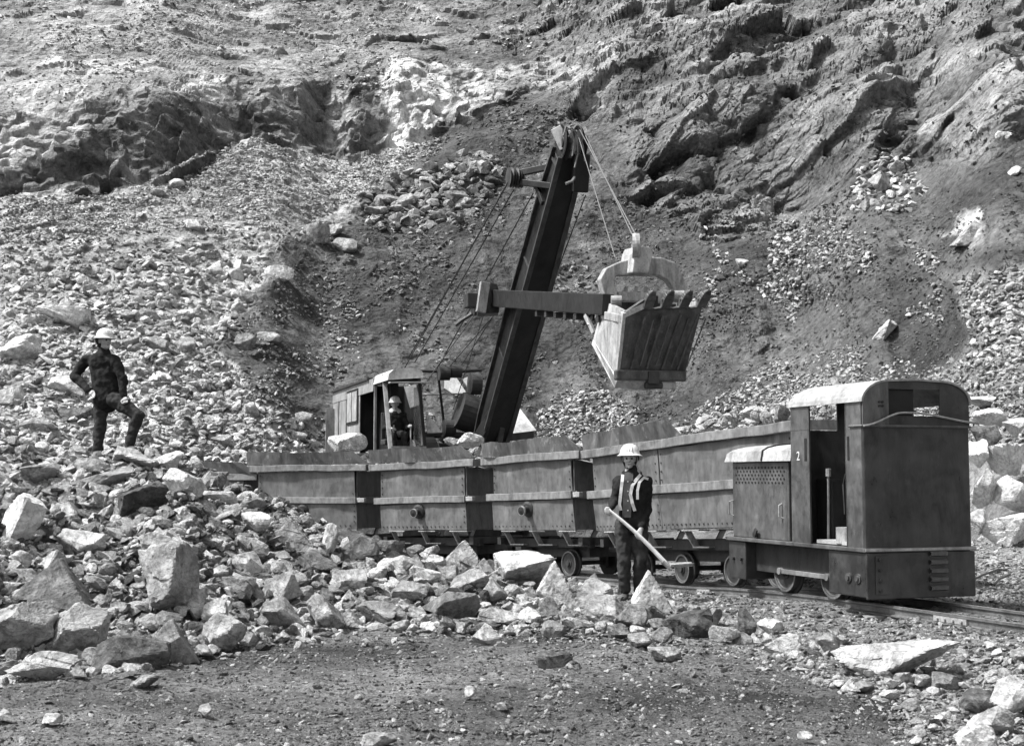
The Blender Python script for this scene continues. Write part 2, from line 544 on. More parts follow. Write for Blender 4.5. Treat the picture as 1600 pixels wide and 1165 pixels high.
CL_LEFT = [(-700, 200), (0, 175), (130, 150), (250, 112), (360, 120), (480, 125), (620, 88), (720, 85), (840, 92), (850, 130), (780, 160), (700, 215), (640, 235), (530, 255), (420, 222), (330, 245), (230, 300), (0, 315), (-700, 330)]
CL_RIGHT = [(820, -100), (2400, -100), (2400, 300), (1600, 215), (1560, 240), (1430, 250), (1330, 330), (1200, 345), (1080, 345), (990, 305), (1010, 250), (1050, 200), (960, 170), (840, 140), (800, 60)]
SCREE = [(-700, 290), (0, 300), (220, 290), (300, 245), (400, 213), (530, 245), (640, 215), (700, 208), (640, 260), (560, 300), (500, 345), (420, 400), (390, 480), (330, 540), (400, 620), (500, 680), (520, 860), (-700, 860)]
RSCREE = [(1480, 430), (1600, 400), (2400, 380), (2400, 860), (1500, 860), (1490, 650), (1200, 640), (1130, 640), (1250, 590), (1480, 600), (1520, 520)]
wx = PX + 38 * fbm(PX * .013, PYh * .013, 4, 21); wy = PYh + 38 * fbm(PX * .013, PYh * .013, 4, 33)
def soft(poly, r=7):
    a = np.zeros(PX.shape)
    for dx, dy in ((0, 0), (r, 0), (-r, 0), (0, r), (0, -r), (r * 2, r), (-r * 2, -r)):
        a += inpoly(wx + dx, wy + dy, poly)
    return a / 7
m_cl = soft(CL_LEFT, 4); m_cr = soft(CL_RIGHT, 10); m_sc = soft(SCREE); m_rs = soft(RSCREE)
m_up = sstep(190, 120, wy + 0 * wx) * sstep(900, 800, wx)        # upper left slope
# relief, in metres along the surface
A = HX; B = HZ * 1.1 + HY * .5
ang = math.radians(33)
U = A * math.cos(ang) + B * math.sin(ang); V = -A * math.sin(ang) + B * math.cos(ang)
f1, e1 = facet(U / 5.4, V / 3.8, 1.4, 1, 40)
f2, e2 = facet(U / 1.9 + .3 * fbm(U, V, 2, 3), V / 1.4, 1.3, 2, 26)
f3, e3 = facet(U / .7, V / .55, 1.0, 4, 16)
f4, e4 = facet(A / .34, B / .30, 1.0, 6, 6)
rock = .80 * f1 + .50 * f2 + .20 * f3 + .03 * f4 + .8 * fbm(A * .14, B * .14, 4, 40)
rock -= .12 * np.exp(-(e2 / .07) ** 2) * (fbm(A * .3, B * .3, 2, 60) > 0) + .10 * np.exp(-(e3 / .1) ** 2)
# vertical jointed face on the left
g1, ge1 = facet(A / 1.5 + .25 * fbm(A, B * .4, 2, 8), B / 3.0, .9, 7, 30)
g2, ge2 = facet(A / .55, B / .9, 1.0, 8, 18)
rock_l = .62 * g1 + .36 * g2 + .18 * f3 + .03 * f4 + .5 * fbm(A * .25, B * .2, 4, 41)
rills = np.abs(fbm(A * .55 + .35 * V * .2, B * .10, 3, 70)) * .55
dirt = .95 * fbm(A * .16, B * .13, 4, 44) + .12 * fbm(A * 1.6, B * 1.2, 4, 45) - rills + .05 * f4 + .10 * f3 * (fbm(A * .5, B * .5, 3, 77) > .12) + .10 * f2 * sstep(.05, .35, fbm(A * .22, B * .22, 3, 79))
scree = .55 * fbm(A * .2, B * .2, 3, 46) + .10 * f4 + .13 * f3
upp = .24 * f2 + .10 * f3 + .03 * f4 + .55 * fbm(A * .18, B * .22, 4, 48)
left_ = sstep(760, 660, wx)
m_sc = m_sc * (SS < 4.08); m_cl = np.clip(m_cl * (SS > 4.02) + left_ * (SS > 4.02) * (SS < 6.6 + .5 * fbm(PX * .01, PYh * .02, 3, 71)), 0, 1); m_up = m_up * (SS > 4.02)
wd = np.clip(1 - m_cl - m_cr - m_sc - m_rs - m_up, 0, 1)
den = m_cl + m_cr + m_sc + m_rs + m_up + wd
disp = (m_cl * rock_l + m_cr * rock + (m_sc + m_rs) * scree + m_up * upp + wd * dirt) / den
disp *= sstep(0, .5, SS)
# extra ledges and hollows of the right crag: an overhanging bulge near the middle
def bulge(px, py, rx, ry, h, rot=0):
    c, s = math.cos(rot), math.sin(rot)
    dx = PX - px; dy = PYh - py
    a = (dx * c + dy * s) / rx; b = (-dx * s + dy * c) / ry
    return h * np.exp(-(a * a + b * b) ** 2)
disp += bulge(1060, 240, 60, 75, 1.3, .2) + bulge(1180, 130, 120, 45, 1.2, -.5) + bulge(1480, 120, 60, 60, -1.0) + bulge(1300, 190, 110, 60, .6) + bulge(640, 150, 40, 60, .7) + bulge(500, 170, 30, 50, -.8) + bulge(1120, 60, 130, 26, .8, -.3)
disp += bulge(760, 230, 150, 40, .7, -.55) + bulge(940, 400, 90, 60, -.6, -.8) + bulge(1250, 420, 170, 50, .5, -.4)
nx, ny, nz = 0.0, -.72, .69
HX2 = HX + disp * .12 * np.sign(fbm(A, B, 1, 3)) * 0
HYd = HY + ny * disp; HZd = HZ + nz * disp * .6
# tone: the colour of the stuff itself
scl = 1 + .5 * fbm(A * .35, B * .35, 4, 90)
t_cl = .135 * (1 + .45 * f2 + .3 * f3)
t_cr = .150 * (1 + .45 * f1 + .45 * f2 + .35 * f3)
t_d = .072 * (1 + .6 * fbm(A * .4, B * .3, 4, 91)) + .06 * sstep(.1, .5, fbm(A * .25 + 3, B * .25, 3, 95))
t_s = .34 * (1 + .3 * f3 + .35 * f4)
t_u = .25 * (1 + .3 * f2 + .3 * fbm(A * .3, B * .6, 4, 92))
tone = (m_cl * t_cl + m_cr * t_cr + m_sc * t_s + m_rs * .2 + m_up * t_u + wd * t_d) / den
tone *= scl
tone = tone * (1 - .45 * sstep(350, 900, wx) * m_up)
for poly, val, r in (([(600, 92), (640, 84), (690, 95), (690, 160), (672, 212), (640, 222), (598, 220), (604, 150)], .50, 2),
                     ([(235, 118), (300, 108), (352, 128), (352, 150), (318, 158), (280, 140)], .50, 4),
                     ([(700, 80), (800, 90), (850, 110), (780, 160), (700, 190), (690, 130)], .30, 5),
                     ([(495, 150), (540, 120), (560, 180), (520, 225), (495, 200)], .32, 5),
                     ([(0, 100), (130, 80), (120, 200), (60, 260), (0, 260)], .34, 9),
                     ([(840, 60), (960, 70), (950, 140), (830, 140)], .26, 8),
                     ([(1485, 375), (1520, 340), (1550, 335), (1545, 380), (1515, 400)], .36, 4),
                     ([(740, 160), (850, 150), (900, 190), (700, 330), (600, 330), (560, 310), (640, 250)], .07, 10),
                     ([(1290, 220), (1400, 200), (1500, 230), (1400, 300), (1250, 300)], .10, 10)):
    w = soft(poly, r)
    tone = tone * (1 - w) + w * val * (1 + .3 * f3 + .25 * f4 + .4 * fbm(A * .8, B * .5, 4, 17))
hill = grid_mesh('hillside', HX2, HYd, HZd, tone, M['hill'])

# ground sheet
ry = [3.0]
while ry[-1] < 15: ry.append(ry[-1] + ry[-1] ** 2 / (1.6 * F) * 1.7)
while ry[-1] < 31: ry.append(ry[-1] + .055)
while ry[-1] < 48: ry.append(ry[-1] + .3)
ry = np.array(ry)
COLS2 = np.concatenate([np.arange(-1500, -40, 14), np.arange(-40, 1640, 3.2), np.arange(1640, 3100, 14)])
GPX, GY = np.meshgrid(COLS2, ry)
GX = (GPX - 800) / F * GY
GZ0 = ground_z(GX, GY)
ga, _ = facet(GX / .16, GY / .16, 1, 3, 5); gb_, _ = facet(GX / .5, GY / .5, 1, 4, 10)
lump = .032 * ga + .04 * gb_ * sstep(.0, .4, fbm(GX * .7, GY * .7, 3, 51) + .2) + .05 * fbm(GX * 1.3, GY * 1.3, 5, 52)
GPY = 740 - (GZ0 - CAMZ) / GY * F
heapm = sstep(.04, .3, GZ0 - 0.0) * sstep(20.5, 19, GY) * sstep(1000, 900, GPX)
lump = lump * (1 + 1.8 * heapm)
rut = np.abs(((GY - 8.6 - .05 * GX + .25 * np.sin(GX * .5)) % 1.5) - .75)
rutm = np.exp(-(rut / .14) ** 2) * sstep(10.6, 9.6, GY) * (fbm(GX * .4, GY * .4, 2, 81) > -.1)
GZ = GZ0 + lump - .035 * rutm + .02 * np.abs(fbm(GX * 5, GY * 9, 3, 88))
bank = inpoly(GPX + 30 * fbm(GX, GY, 3, 5), GPY + 14 * fbm(GX, GY, 3, 6), [(600, 900), (1000, 960), (1120, 1000), (1250, 1040), (1400, 1100), (1480, 1200), (3000, 1300), (3000, 830), (1000, 830)])
gt = .20 * (1 + .9 * fbm(GX * .8, GY * .8, 4, 61)) + .03 * ga * .5
gt = gt + .05 * sstep(.1, .5, fbm(GX * .4, GY * .9, 4, 63))
gt = np.where(bank, .32 * (1 + .4 * ga), gt)
gt = gt * (1 - heapm) + heapm * .17 * (1 + .4 * ga)
far = sstep(17, 21, GY) * sstep(5, 6, GX)
gt = gt * (1 - far) + far * .42
ground = grid_mesh('ground', GX, GY, GZ, gt, M['ground'])

# lookup: which surface point is seen at a photo pixel
def hit(px, py):
    px = np.asarray(px, float); py = np.asarray(py, float)
    e = (740 - py) / F
    Yo = np.zeros(px.shape); Zo = np.zeros(px.shape); ug = np.zeros(px.shape, bool)
    for i0 in range(0, len(px), 1500):
        a, b = px[i0:i0 + 1500], py[i0:i0 + 1500]
        cg = np.clip(np.searchsorted(COLS2, a), 0, len(COLS2) - 1)
        mg = GPYm[:, cg] <= b[None]
        has = mg.any(0); rg = mg.argmax(0)
        Yg = np.where(has, GY[rg, cg], 1e9)
        ch = np.clip(np.searchsorted(COLS, a), 0, len(COLS) - 1)
        mh = PYs[:, ch] <= b[None]
        rh = np.where(mh.any(0), mh.argmax(0), len(ROWS) - 1)
        Yh = HYd[rh, ch]
        g = Yg < Yh
        Yo[i0:i0 + 1500] = np.where(g, Yg, Yh)
        Zo[i0:i0 + 1500] = np.where(g, GZ[rg, cg], HZd[rh, ch]); ug[i0:i0 + 1500] = g
    return (px - 800) / F * Yo, Yo, Zo, ug
GPYm = np.minimum.accumulate(740 - (GZ - CAMZ) / GY * F, axis=0)
PYs = 740 - (HZd - CAMZ) / HYd * F
PYs = np.minimum.accumulate(PYs, axis=0)

# ---------------------------------------------------------------- rocks
def ico(sub):
    bm = bmesh.new(); bmesh.ops.create_icosphere(bm, subdivisions=sub, radius=1)
    v = np.array([x.co[:] for x in bm.verts]); f = np.array([[y.index for y in x.verts] for x in bm.faces])
    bm.free(); return v, f
ICO = {k: ico(k) for k in (2, 3, 4, 5)}

def rock_shape(seed, sub, aspect=(1, 1, 1), planes=11, rough=.04, kind='block'):
    r = np.random.default_rng(seed)
    v, f = ICO[sub]
    nrm = r.normal(size=(planes, 3))
    if kind in ('slab', 'over'):
        nrm[0] = (r.normal() * .08, r.normal() * .08, 1); nrm[1] = (r.normal() * .08, r.normal() * .08, -1)
    if kind == 'peak':
        nrm[0] = (.9, .1, .5); nrm[1] = (-.9, .1, .55); nrm[2] = (.1, -.9, .35); nrm[3] = (0, .8, .5); nrm[4] = (0, 0, -1)
    nrm /= np.linalg.norm(nrm, axis=1)[:, None]
    d = r.uniform(.50, 1.0, planes)
    if kind in ('slab', 'over'): d[0] = d[1] = .62
    if kind == 'peak': d[:4] = (.48, .48, .55, .6); d[4] = .7
    dp = v @ nrm.T
    rad = np.where(dp > 1e-3, d / np.maximum(dp, 1e-3), 9).min(1)
    rad = np.minimum(rad, 1.45)
    # soften a touch and chip
    p = v * rad[:, None]
    s = r.uniform(0, 60)
    n1 = fbm(p[:, 0] * 1.7 + p[:, 2] * 1.3 + s, p[:, 1] * 1.7 - p[:, 2] * .9 + s, 4, 2)
    ch, _ = facet(p[:, 0] * 2.2 + p[:, 2] * 1.9 + s, p[:, 1] * 2.2 + p[:, 2] * 1.1, 1, 1)
    p = p * (1 + rough * 2.2 * n1 + rough * 1.3 * ch)[:, None]
    p = p * np.array(aspect)
    return p, f

def mesh_np(name, v, f, mat, smooth=False):
    me = bpy.data.meshes.new(name)
    me.vertices.add(len(v)); me.vertices.foreach_set('co', v.astype(np.float32).ravel())
    k = f.shape[1]
    me.loops.add(f.size); me.loops.foreach_set('vertex_index', f.ravel().astype(np.int32))
    me.polygons.add(len(f)); me.polygons.foreach_set('loop_start', (np.arange(len(f)) * k).astype(np.int32))
    me.polygons.foreach_set('loop_total', np.full(len(f), k, np.int32))
    me.polygons.foreach_set('use_smooth', np.full(len(f), smooth))
    me.update(calc_edges=True)
    me.materials.append(mat)
    return me

TONEMAT = {'w': 'rock_white', 'p': 'rock_pale', 'm': 'rock_mid', 'd': 'rock_dark'}
ROCKS = []
def boulder(px, py, w, h, tone, kind, label, Y=None, tilt=0.0, group=None, depth=None, z=None, sub=None, name='boulder'):
    """a boulder seen at photo pixel (px,py), w by h pixels"""
    if Y is None:
        x, y, zz, _ = hit([px], [py + h * .42]); Y = float(y[0])
    s = Y / F
    W = w * s; H = h * s
    dep = depth if depth else (W * .5 + H * .5) * random.uniform(.8, 1.1) * (1.3 if kind == 'over' else 1)
    c = pt(px, py, Y + dep * .32)
    seed = int(px * 7 + py * 13) & 0xffff
    if sub is None: sub = 5 if w > 75 else 4 if w > 26 else 3
    v, f = rock_shape(seed, sub, (1, 1, 1), random.choice((8, 9, 11)) + (6 if kind in ('slab', 'over') else 0), .04, kind)
    # fit to the wanted extents
    yaw = random.uniform(-.6, .6) if kind != 'peak' else random.uniform(-.25, .25)
    R = np.array(Euler((0, -tilt, 0)).to_matrix()) @ np.array(Euler((random.uniform(-.15, .15), 0, yaw)).to_matrix())
    v = v / np.abs(v).max(0)
    if kind == 'over':
        q = np.clip((v[:, 2] + 1) / 2, 0, 1)[:, None] ** .8; v = v * np.concatenate([.45 + .55 * q, .40 + .60 * q, np.ones_like(q)], 1)
    if kind == 'slab' and tilt:
        pass
        L = math.hypot(W, H); v = v * np.array([L / 2, dep / 2, max(min(W, H) * .5, .02)])
        v = v @ np.array(Euler((0, -tilt, 0)).to_matrix()).T
    else:
        v = v @ (R if kind != 'over' else np.array(Euler((.22, -.05, 0)).to_matrix())).T
        e = (v.max(0) - v.min(0)) / 2; v = v - (v.max(0) + v.min(0)) / 2
        v = v / e * np.array([W / 2, dep / 2, H / 2]) * 1.04
    me = mesh_np(name, v, f, M[TONEMAT[tone]])
    o = bpy.data.objects.new(name, me)
    COL.objects.link(o)
    o.location = c
    o['label'] = label; o['category'] = 'rock'
    o['group'] = group or 'boulders in the quarry'
    ROCKS.append((px, py, w, h))
    return o

GH = 'boulders of the near rubble heap'
BL = [
 # px, py, w, h, tone, kind, label
 (262, 912, 92, 132, 'm', 'block', 'tall upright mid grey boulder standing at the heart of the near rubble heap'),
 (95, 915, 118, 84, 'm', 'peak', 'triangular grey boulder pointing up above the big blocks at the lower left'),
 (28, 982, 110, 84, 'm', 'block', 'large grey block cut by the left picture edge, dark hollow beside it'),
 (112, 986, 108, 88, 'm', 'block', 'broad grey block under the triangular boulder with a black gap at its left'),
 (66, 1040, 96, 46, 'p', 'block', 'pale jagged rock lying lowest at the left foot of the heap'),
 (205, 1020, 116, 52, 'd', 'slab', 'dark low slab with black underside at the foot of the heap'),
 (262, 1003, 92, 70, 'p', 'peak', 'pale pointed rock leaning on the dark low slab at the heap foot'),
 (345, 988, 82, 62, 'm', 'block', 'rounded grey boulder with a shadowed hollow on its right at the heap foot'),
 (332, 956, 46, 46, 'w', 'block', 'small bright white angular rock above the rounded boulder at the heap foot'),
 (300, 945, 46, 52, 'm', 'block', 'grey rock tucked between the tall boulder and the bright white rock'),
 (384, 882, 92, 52, 'p', 'slab', 'wide pale flat topped slab halfway up the right flank of the heap'),
 (365, 918, 76, 40, 'm', 'slab', 'grey slab lying directly below the wide pale slab of the heap'),
 (440, 918, 62, 52, 'm', 'block', 'round shouldered grey boulder right of the wide pale slab'),
 (444, 960, 62, 54, 'm', 'block', 'smooth grey boulder at the foot of the heap below the round shouldered one'),
 (508, 955, 58, 56, 'm', 'block', 'squarish grey boulder at the heap foot next to a pale oval rock'),
 (592, 958, 62, 38, 'p', 'block', 'pale oval rock sitting alone on the dark dirt left of the middle'),
 (458, 836, 78, 52, 'm', 'peak', 'grey wedge shaped boulder with black underside below the fourth wagon'),
 (560, 862, 66, 52, 'd', 'block', 'dark cubic boulder beside the wheels of the third wagon'),
 (172, 752, 118, 34, 'p', 'slab', 'long pale tilted slab under the standing man with black underside'),
 (225, 782, 76, 62, 'd', 'block', 'dark block in shade right below the tilted slab of the standing man'),
 (290, 757, 64, 40, 'p', 'slab', 'pale flat rock high on the heap right of the dark block'),
 (346, 781, 54, 28, 'w', 'slab', 'small white slab resting on the heap crest left of the fourth wagon'),
 (132, 856, 76, 60, 'p', 'block', 'pale dome shaped boulder in the middle left of the heap'),
 (36, 812, 74, 82, 'w', 'block', 'large whitish boulder at the left edge of the heap'),
 (75, 880, 60, 42, 'p', 'block', 'pale rock wedged above the triangular boulder'),
 (206, 716, 66, 40, 'p', 'block', 'pale block directly under the raised boot of the standing man'),
 (146, 730, 60, 30, 'm', 'block', 'grey block directly under the lower boot of the standing man'),
 (262, 722, 52, 36, 'w', 'block', 'bright block on the heap crest right of the raised boot'),
 (110, 800, 54, 34, 'p', 'slab', 'pale flake between the whitish boulder and the dark block'),
 (60, 745, 74, 44, 'm', 'block', 'grey rock against the far wagon rim at the left edge of the heap'),
 (400, 820, 50, 40, 'p', 'block', 'pale rock on the right flank just above the wide pale slab'),
 (398, 790, 44, 26, 'm', 'block', 'grey rock on the heap crest close to the left end of the fourth wagon'),
 (492, 880, 64, 34, 'm', 'slab', 'grey sloping slab between the wedge boulder and the squarish boulder'),
 (515, 845, 24, 52, 'p', 'slab', 'thin pale upright splinter of rock under the fourth wagon'),
 (545, 905, 58, 32, 'm', 'block', 'grey rock lying in front of the dark cubic boulder'),
 (702, 948, 96, 52, 'm', 'block', 'broad grey boulder with shaded right side below the third wagon'),
 (640, 925, 58, 36, 'p', 'block', 'pale block in the rock row left of the broad grey boulder'),
 (620, 880, 52, 26, 'p', 'slab', 'pale rock near the rail under the gap between third and fourth wagon'),
 (665, 900, 50, 34, 'p', 'block', 'pale rock in the row in front of the third wagon wheels'),
 (718, 866, 56, 44, 'm', 'peak', 'rugged dark capped rock mound against the rail under the second wagon'),
 (735, 908, 60, 38, 'p', 'block', 'pale rock in front of the dark capped mound'),
 (772, 925, 44, 46, 'm', 'block', 'small block propping the left side of the largest middle boulder'),
 (818, 890, 92, 58, 'p', 'over', 'largest middle boulder, pale top overhanging a black hollow'),
 (790, 965, 84, 34, 'm', 'block', 'low grey rock below the black hollow of the largest middle boulder'),
 (871, 914, 64, 76, 'p', 'peak', 'pointed pale rock just right of the largest middle boulder'),
 (926, 932, 62, 56, 'p', 'block', 'pale blocky rock right of the pointed one, left of the worker'),
 (858, 950, 36, 36, 'm', 'block', 'small cube of rock below the pointed pale rock'),
 (948, 952, 84, 48, 'p', 'block', 'wide pale rock just in front of the feet of the worker with the shovel'),
 (985, 962, 54, 36, 'm', 'block', 'small wedge of grey rock touching the pale peak by the worker'),
 (1018, 926, 66, 70, 'p', 'peak', 'white peaked rock beside the legs of the worker with the shovel'),
 (1022, 958, 34, 26, 'd', 'block', 'black faced rock at the base of the white peaked rock'),
 (1076, 975, 78, 48, 'd', 'block', 'dark boulder on the dirt right of the white peaked rock'),
 (1132, 991, 48, 28, 'p', 'block', 'pale rounded rock between two dark ones in front of the track'),
 (1166, 972, 30, 46, 'd', 'block', 'dark upright rock right of the pale rounded one in front of the track'),
 (1110, 965, 40, 28, 'm', 'block', 'grey rock behind the pale rounded one in front of the track'),
 (1218, 1005, 56, 34, 'p', 'block', 'pale rock below the front wheels of the locomotive'),
 (1204, 978, 42, 24, 'w', 'slab', 'flat white stone nearest the rail below the locomotive bonnet'),
 (1294, 1008, 40, 36, 'm', 'block', 'grey round rock at the left end of the great flat slab'),
 (1400, 1028, 182, 56, 'p', 'over', 'great flat pale slab with black underside in front of the locomotive'),
 (1582, 1086, 72, 64, 'p', 'block', 'pale boulder cut by the right picture edge near the bottom'),
 (1530, 1096, 62, 38, 'd', 'block', 'dark flat rock beside the boulder at the right edge'),
 (1548, 1122, 70, 40, 'p', 'block', 'pale rock low in the right corner below the dark flat one'),
 (1520, 1150, 64, 40, 'p', 'block', 'pale rock at the bottom edge near the right corner'),
 (1480, 1062, 50, 26, 'm', 'block', 'grey rock at the right tip of the great flat slab'),
 (760, 993, 46, 28, 'p', 'block', 'pale loaf shaped stone alone on the dirt below the middle boulders'),
 (865, 1030, 58, 24, 'd', 'slab', 'flat dark stone on the open dirt below the rock row'),
 (1040, 1021, 52, 20, 'm', 'slab', 'long flat grey stone on the dirt below the worker'),
 (1000, 1002, 38, 26, 'm', 'block', 'rough grey stone in the dirt below the worker'),
 (228, 1064, 44, 20, 'm', 'slab', 'flat stone on the dirt below the pointed pale rock at left'),
 (322, 1108, 24, 18, 'p', 'block', 'pale knob of stone on the dark foreground dirt left of the middle'),
 (82, 1122, 30, 16, 'p', 'slab', 'pale chip of stone on the dark dirt at the lower left'),
 (10, 1118, 30, 22, 'p', 'block', 'pale stone at the left edge on the dark foreground dirt'),
 (735, 1080, 18, 18, 'p', 'block', 'small pale stone on the dark dirt near the bottom middle'),
 (782, 1102, 20, 12, 'p', 'block', 'tiny pale stone on the dark dirt at the bottom middle'),
 (1258, 1148, 22, 14, 'p', 'slab', 'small pale stone on the dirt at the bottom right of the middle'),
 (590, 1155, 60, 22, 'm', 'slab', 'half buried flat stone at the bottom edge left of the middle'),
 # scree behind the standing man and upwards
 (106, 498, 84, 42, 'w', 'over', 'big bright slab with black underside high in the scree above the standing man'),
 (34, 548, 62, 54, 'p', 'block', 'pale boulder at the left edge below the big bright slab of the scree'),
 (104, 605, 60, 36, 'w', 'block', 'white humped boulder just left of the standing man'),
 (118, 650, 64, 26, 'd', 'slab', 'dark slab in a hollow left of the thighs of the standing man'),
 (60, 665, 66, 26, 'm', 'slab', 'grey leaning slab at the left below the white humped boulder'),
 (20, 620, 44, 34, 'p', 'block', 'pale block at the left edge beside the white humped boulder'),
 (495, 367, 40, 36, 'm', 'block', 'upright grey block in the dark slope left of the shovel ropes'),
 (526, 360, 26, 20, 'm', 'block', 'small block touching the upright grey block on the dark slope'),
 (538, 383, 42, 26, 'm', 'slab', 'flat stone right below the upright grey block on the slope'),
 (604, 313, 56, 20, 'p', 'slab', 'pale flat slab topping the rock band above the upright block'),
 (586, 330, 40, 16, 'm', 'slab', 'thin slab under the pale flat slab of the rock band'),
 (436, 428, 44, 28, 'p', 'block', 'pale boulder in the scree left of the dark slope'),
 (335, 420, 28, 28, 'w', 'block', 'bright angular rock in the middle of the scree'),
 (368, 430, 30, 20, 'w', 'slab', 'bright slanted rock right of the bright angular one in the scree'),
 (300, 352, 32, 20, 'p', 'slab', 'pale slab in the upper scree below the gravel mound'),
 (275, 288, 26, 20, 'p', 'block', 'pale rock on the left shoulder of the gravel mound'),
 (244, 301, 22, 16, 'm', 'block', 'grey rock just left of the pale one on the mound shoulder'),
 (190, 415, 26, 22, 'd', 'block', 'dark stone in the scree above the standing man'),
 (385, 465, 26, 24, 'm', 'block', 'grey block in the scree right of the middle'),
 (420, 528, 40, 20, 'm', 'slab', 'low grey rock on the bare patch of the scree'),
 (385, 535, 34, 30, 'm', 'block', 'grey boulder at the edge of the bare scree patch'),
 (290, 540, 30, 28, 'm', 'block', 'grey rock right of the head of the standing man'),
 (245, 538, 34, 28, 'p', 'block', 'pale rock nearest the right of the standing man helmet'),
 (350, 690, 40, 24, 'p', 'block', 'pale boulder at the foot of the scree behind the fifth wagon'),
 (390, 640, 30, 24, 'p', 'block', 'pale rock in the low scree left of the excavator'),
 (470, 655, 36, 24, 'm', 'block', 'grey rock in the low scree beside the excavator rear'),
 (325, 505, 20, 14, 'p', 'slab', 'pale chip in the bare scree patch'),
 (320, 600, 24, 14, 'p', 'slab', 'pale slanted stone right of the standing man chest'),
 # right side
 (1516, 366, 60, 44, 'm', 'peak', 'pale outcrop poking from the dirt slope at the upper right'),
 (1378, 522, 64, 18, 'p', 'slab', 'long leaning stone bar on the slope above the locomotive'),
 (1571, 216, 32, 26, 'w', 'block', 'white rock high at the right edge below the crag'),
 (1585, 268, 22, 18, 'w', 'block', 'small white rock at the right edge under the other white one'),
 (1160, 411, 22, 14, 'w', 'slab', 'bright wedge of stone alone on the slope right of the bucket'),
 (1374, 285, 34, 34, 'm', 'block', 'grey boulder leading the cluster below the right crag'),
 (1356, 322, 26, 26, 'p', 'block', 'pale boulder lowest left in the cluster below the right crag'),
 (1398, 325, 16, 14, 'w', 'block', 'white stone rolled out lowest of the cluster below the crag'),
 (1410, 300, 22, 20, 'p', 'block', 'pale rock in the middle of the cluster below the right crag'),
 (1440, 298, 24, 22, 'm', 'block', 'grey rock at the right of the cluster below the crag'),
 (1400, 262, 26, 20, 'm', 'block', 'grey rock at the top of the cluster below the right crag'),
 (1422, 282, 16, 14, 'w', 'block', 'small white rock inside the cluster below the crag'),
 (1250, 440, 18, 12, 'm', 'block', 'grey stone on the slope above the locomotive roof'),
 (1548, 652, 56, 28, 'w', 'block', 'white boulder topping the pile behind the locomotive roof'),
 (1538, 682, 44, 36, 'd', 'block', 'single dark boulder in the white pile behind the locomotive'),
 (1586, 668, 40, 30, 'w', 'block', 'white boulder right of the single dark one behind the locomotive'),
 (1524, 708, 44, 44, 'w', 'block', 'white boulder below the single dark one touching the cab outline'),
 (1575, 718, 66, 50, 'w', 'block', 'broad white boulder in the upper right pile behind the locomotive'),
 (1535, 762, 42, 62, 'w', 'block', 'tall white boulder half hidden by the locomotive rear'),
 (1584, 772, 62, 60, 'w', 'block', 'white boulder at the right edge beside the tall one'),
 (1568, 828, 88, 54, 'w', 'block', 'lowest and longest white boulder behind the locomotive'),
 (1528, 815, 30, 40, 'p', 'block', 'pale rock squeezed between the cab and the longest white boulder'),
 (1545, 628, 66, 24, 'p', 'block', 'pale low rock above the white pile behind the locomotive'),
]
for b in BL:
    px, py, w, h, tone_, kind, lab = b
    tilt = {172: .32, 1378: .8, 60: .25, 365: -.2, 492: -.45, 515: 1.3, 384: -.1, 290: -.45, 604: .05, 110: .2}.get(px, 0.0) if kind == 'slab' else 0.0
    Yf = None
    if px > 1500 and 600 < py < 860 and py > 640:
        Yf = 24.5 + (850 - py) * .012
    grp = 'boulders beside the track' if py > 840 and px > 600 else GH if py > 700 and px < 620 else 'white boulders behind the locomotive' if px > 1500 and py > 600 else 'boulders on the quarry slope' if py < 700 else 'boulders in the quarry'
    boulder(px, py, w, h, tone_, kind, lab, Y=Yf, tilt=tilt, group=grp)

# more single rocks, placed by chance in the same places
AREAS = [
 ('loose rock on the near heap front', GH, [(20, 860), (200, 820), (330, 810), (520, 900), (600, 930), (540, 975), (330, 1020), (120, 1050), (0, 1055)], 58, (24, 56), 'mmpp', 'on the face of the near rubble heap'),
 ('loose rock on the near heap top', GH, [(0, 720), (180, 740), (300, 730), (420, 800), (560, 850), (400, 850), (200, 820), (0, 800)], 34, (20, 46), 'ppmm', 'near the crest of the rubble heap'),
 ('berm rock', 'boulders beside the track', [(540, 850), (700, 862), (800, 880), (940, 915), (900, 940), (700, 915), (560, 900)], 34, (28, 54), 'mmmp', 'on the berm hiding the wagon wheels'),
 ('rock of the row', 'boulders beside the track', [(560, 880), (700, 890), (1000, 930), (1180, 965), (1180, 1000), (900, 985), (620, 980)], 46, (20, 44), 'ppmm', 'in the row before the wagons'),
 ('scree rock', 'rocks of the scree', [(0, 420), (330, 400), (430, 420), (330, 560), (480, 680), (260, 700), (210, 560), (0, 700)], 46, (15, 28), 'pppm', 'in the scree behind the standing man'),
 ('band rock', 'rocks of the dark slope', [(570, 290), (720, 235), (770, 255), (740, 300), (620, 345), (570, 330)], 22, (20, 40), 'mmmp', 'in the rock band left of the boom'),
 ('bank rock', 'rocks of the right bank', [(1180, 990), (1330, 1000), (1600, 1000), (1600, 1160), (1430, 1160), (1380, 1090), (1200, 1040)], 26, (16, 36), 'ppm', 'on the bank in front of the locomotive'),
 ('edge rock', 'rocks at the right edge', [(1500, 440), (1600, 430), (1600, 560), (1520, 560)], 14, (13, 20), 'pw', 'in the slope stones at the right edge'),
]
SZ = lambda w, a, b: 'smaller' if w < a + (b - a) * .33 else 'middling' if w < a + (b - a) * .66 else 'larger'
TN = {'w': 'white', 'p': 'pale', 'm': 'grey', 'd': 'dark'}
cand = []
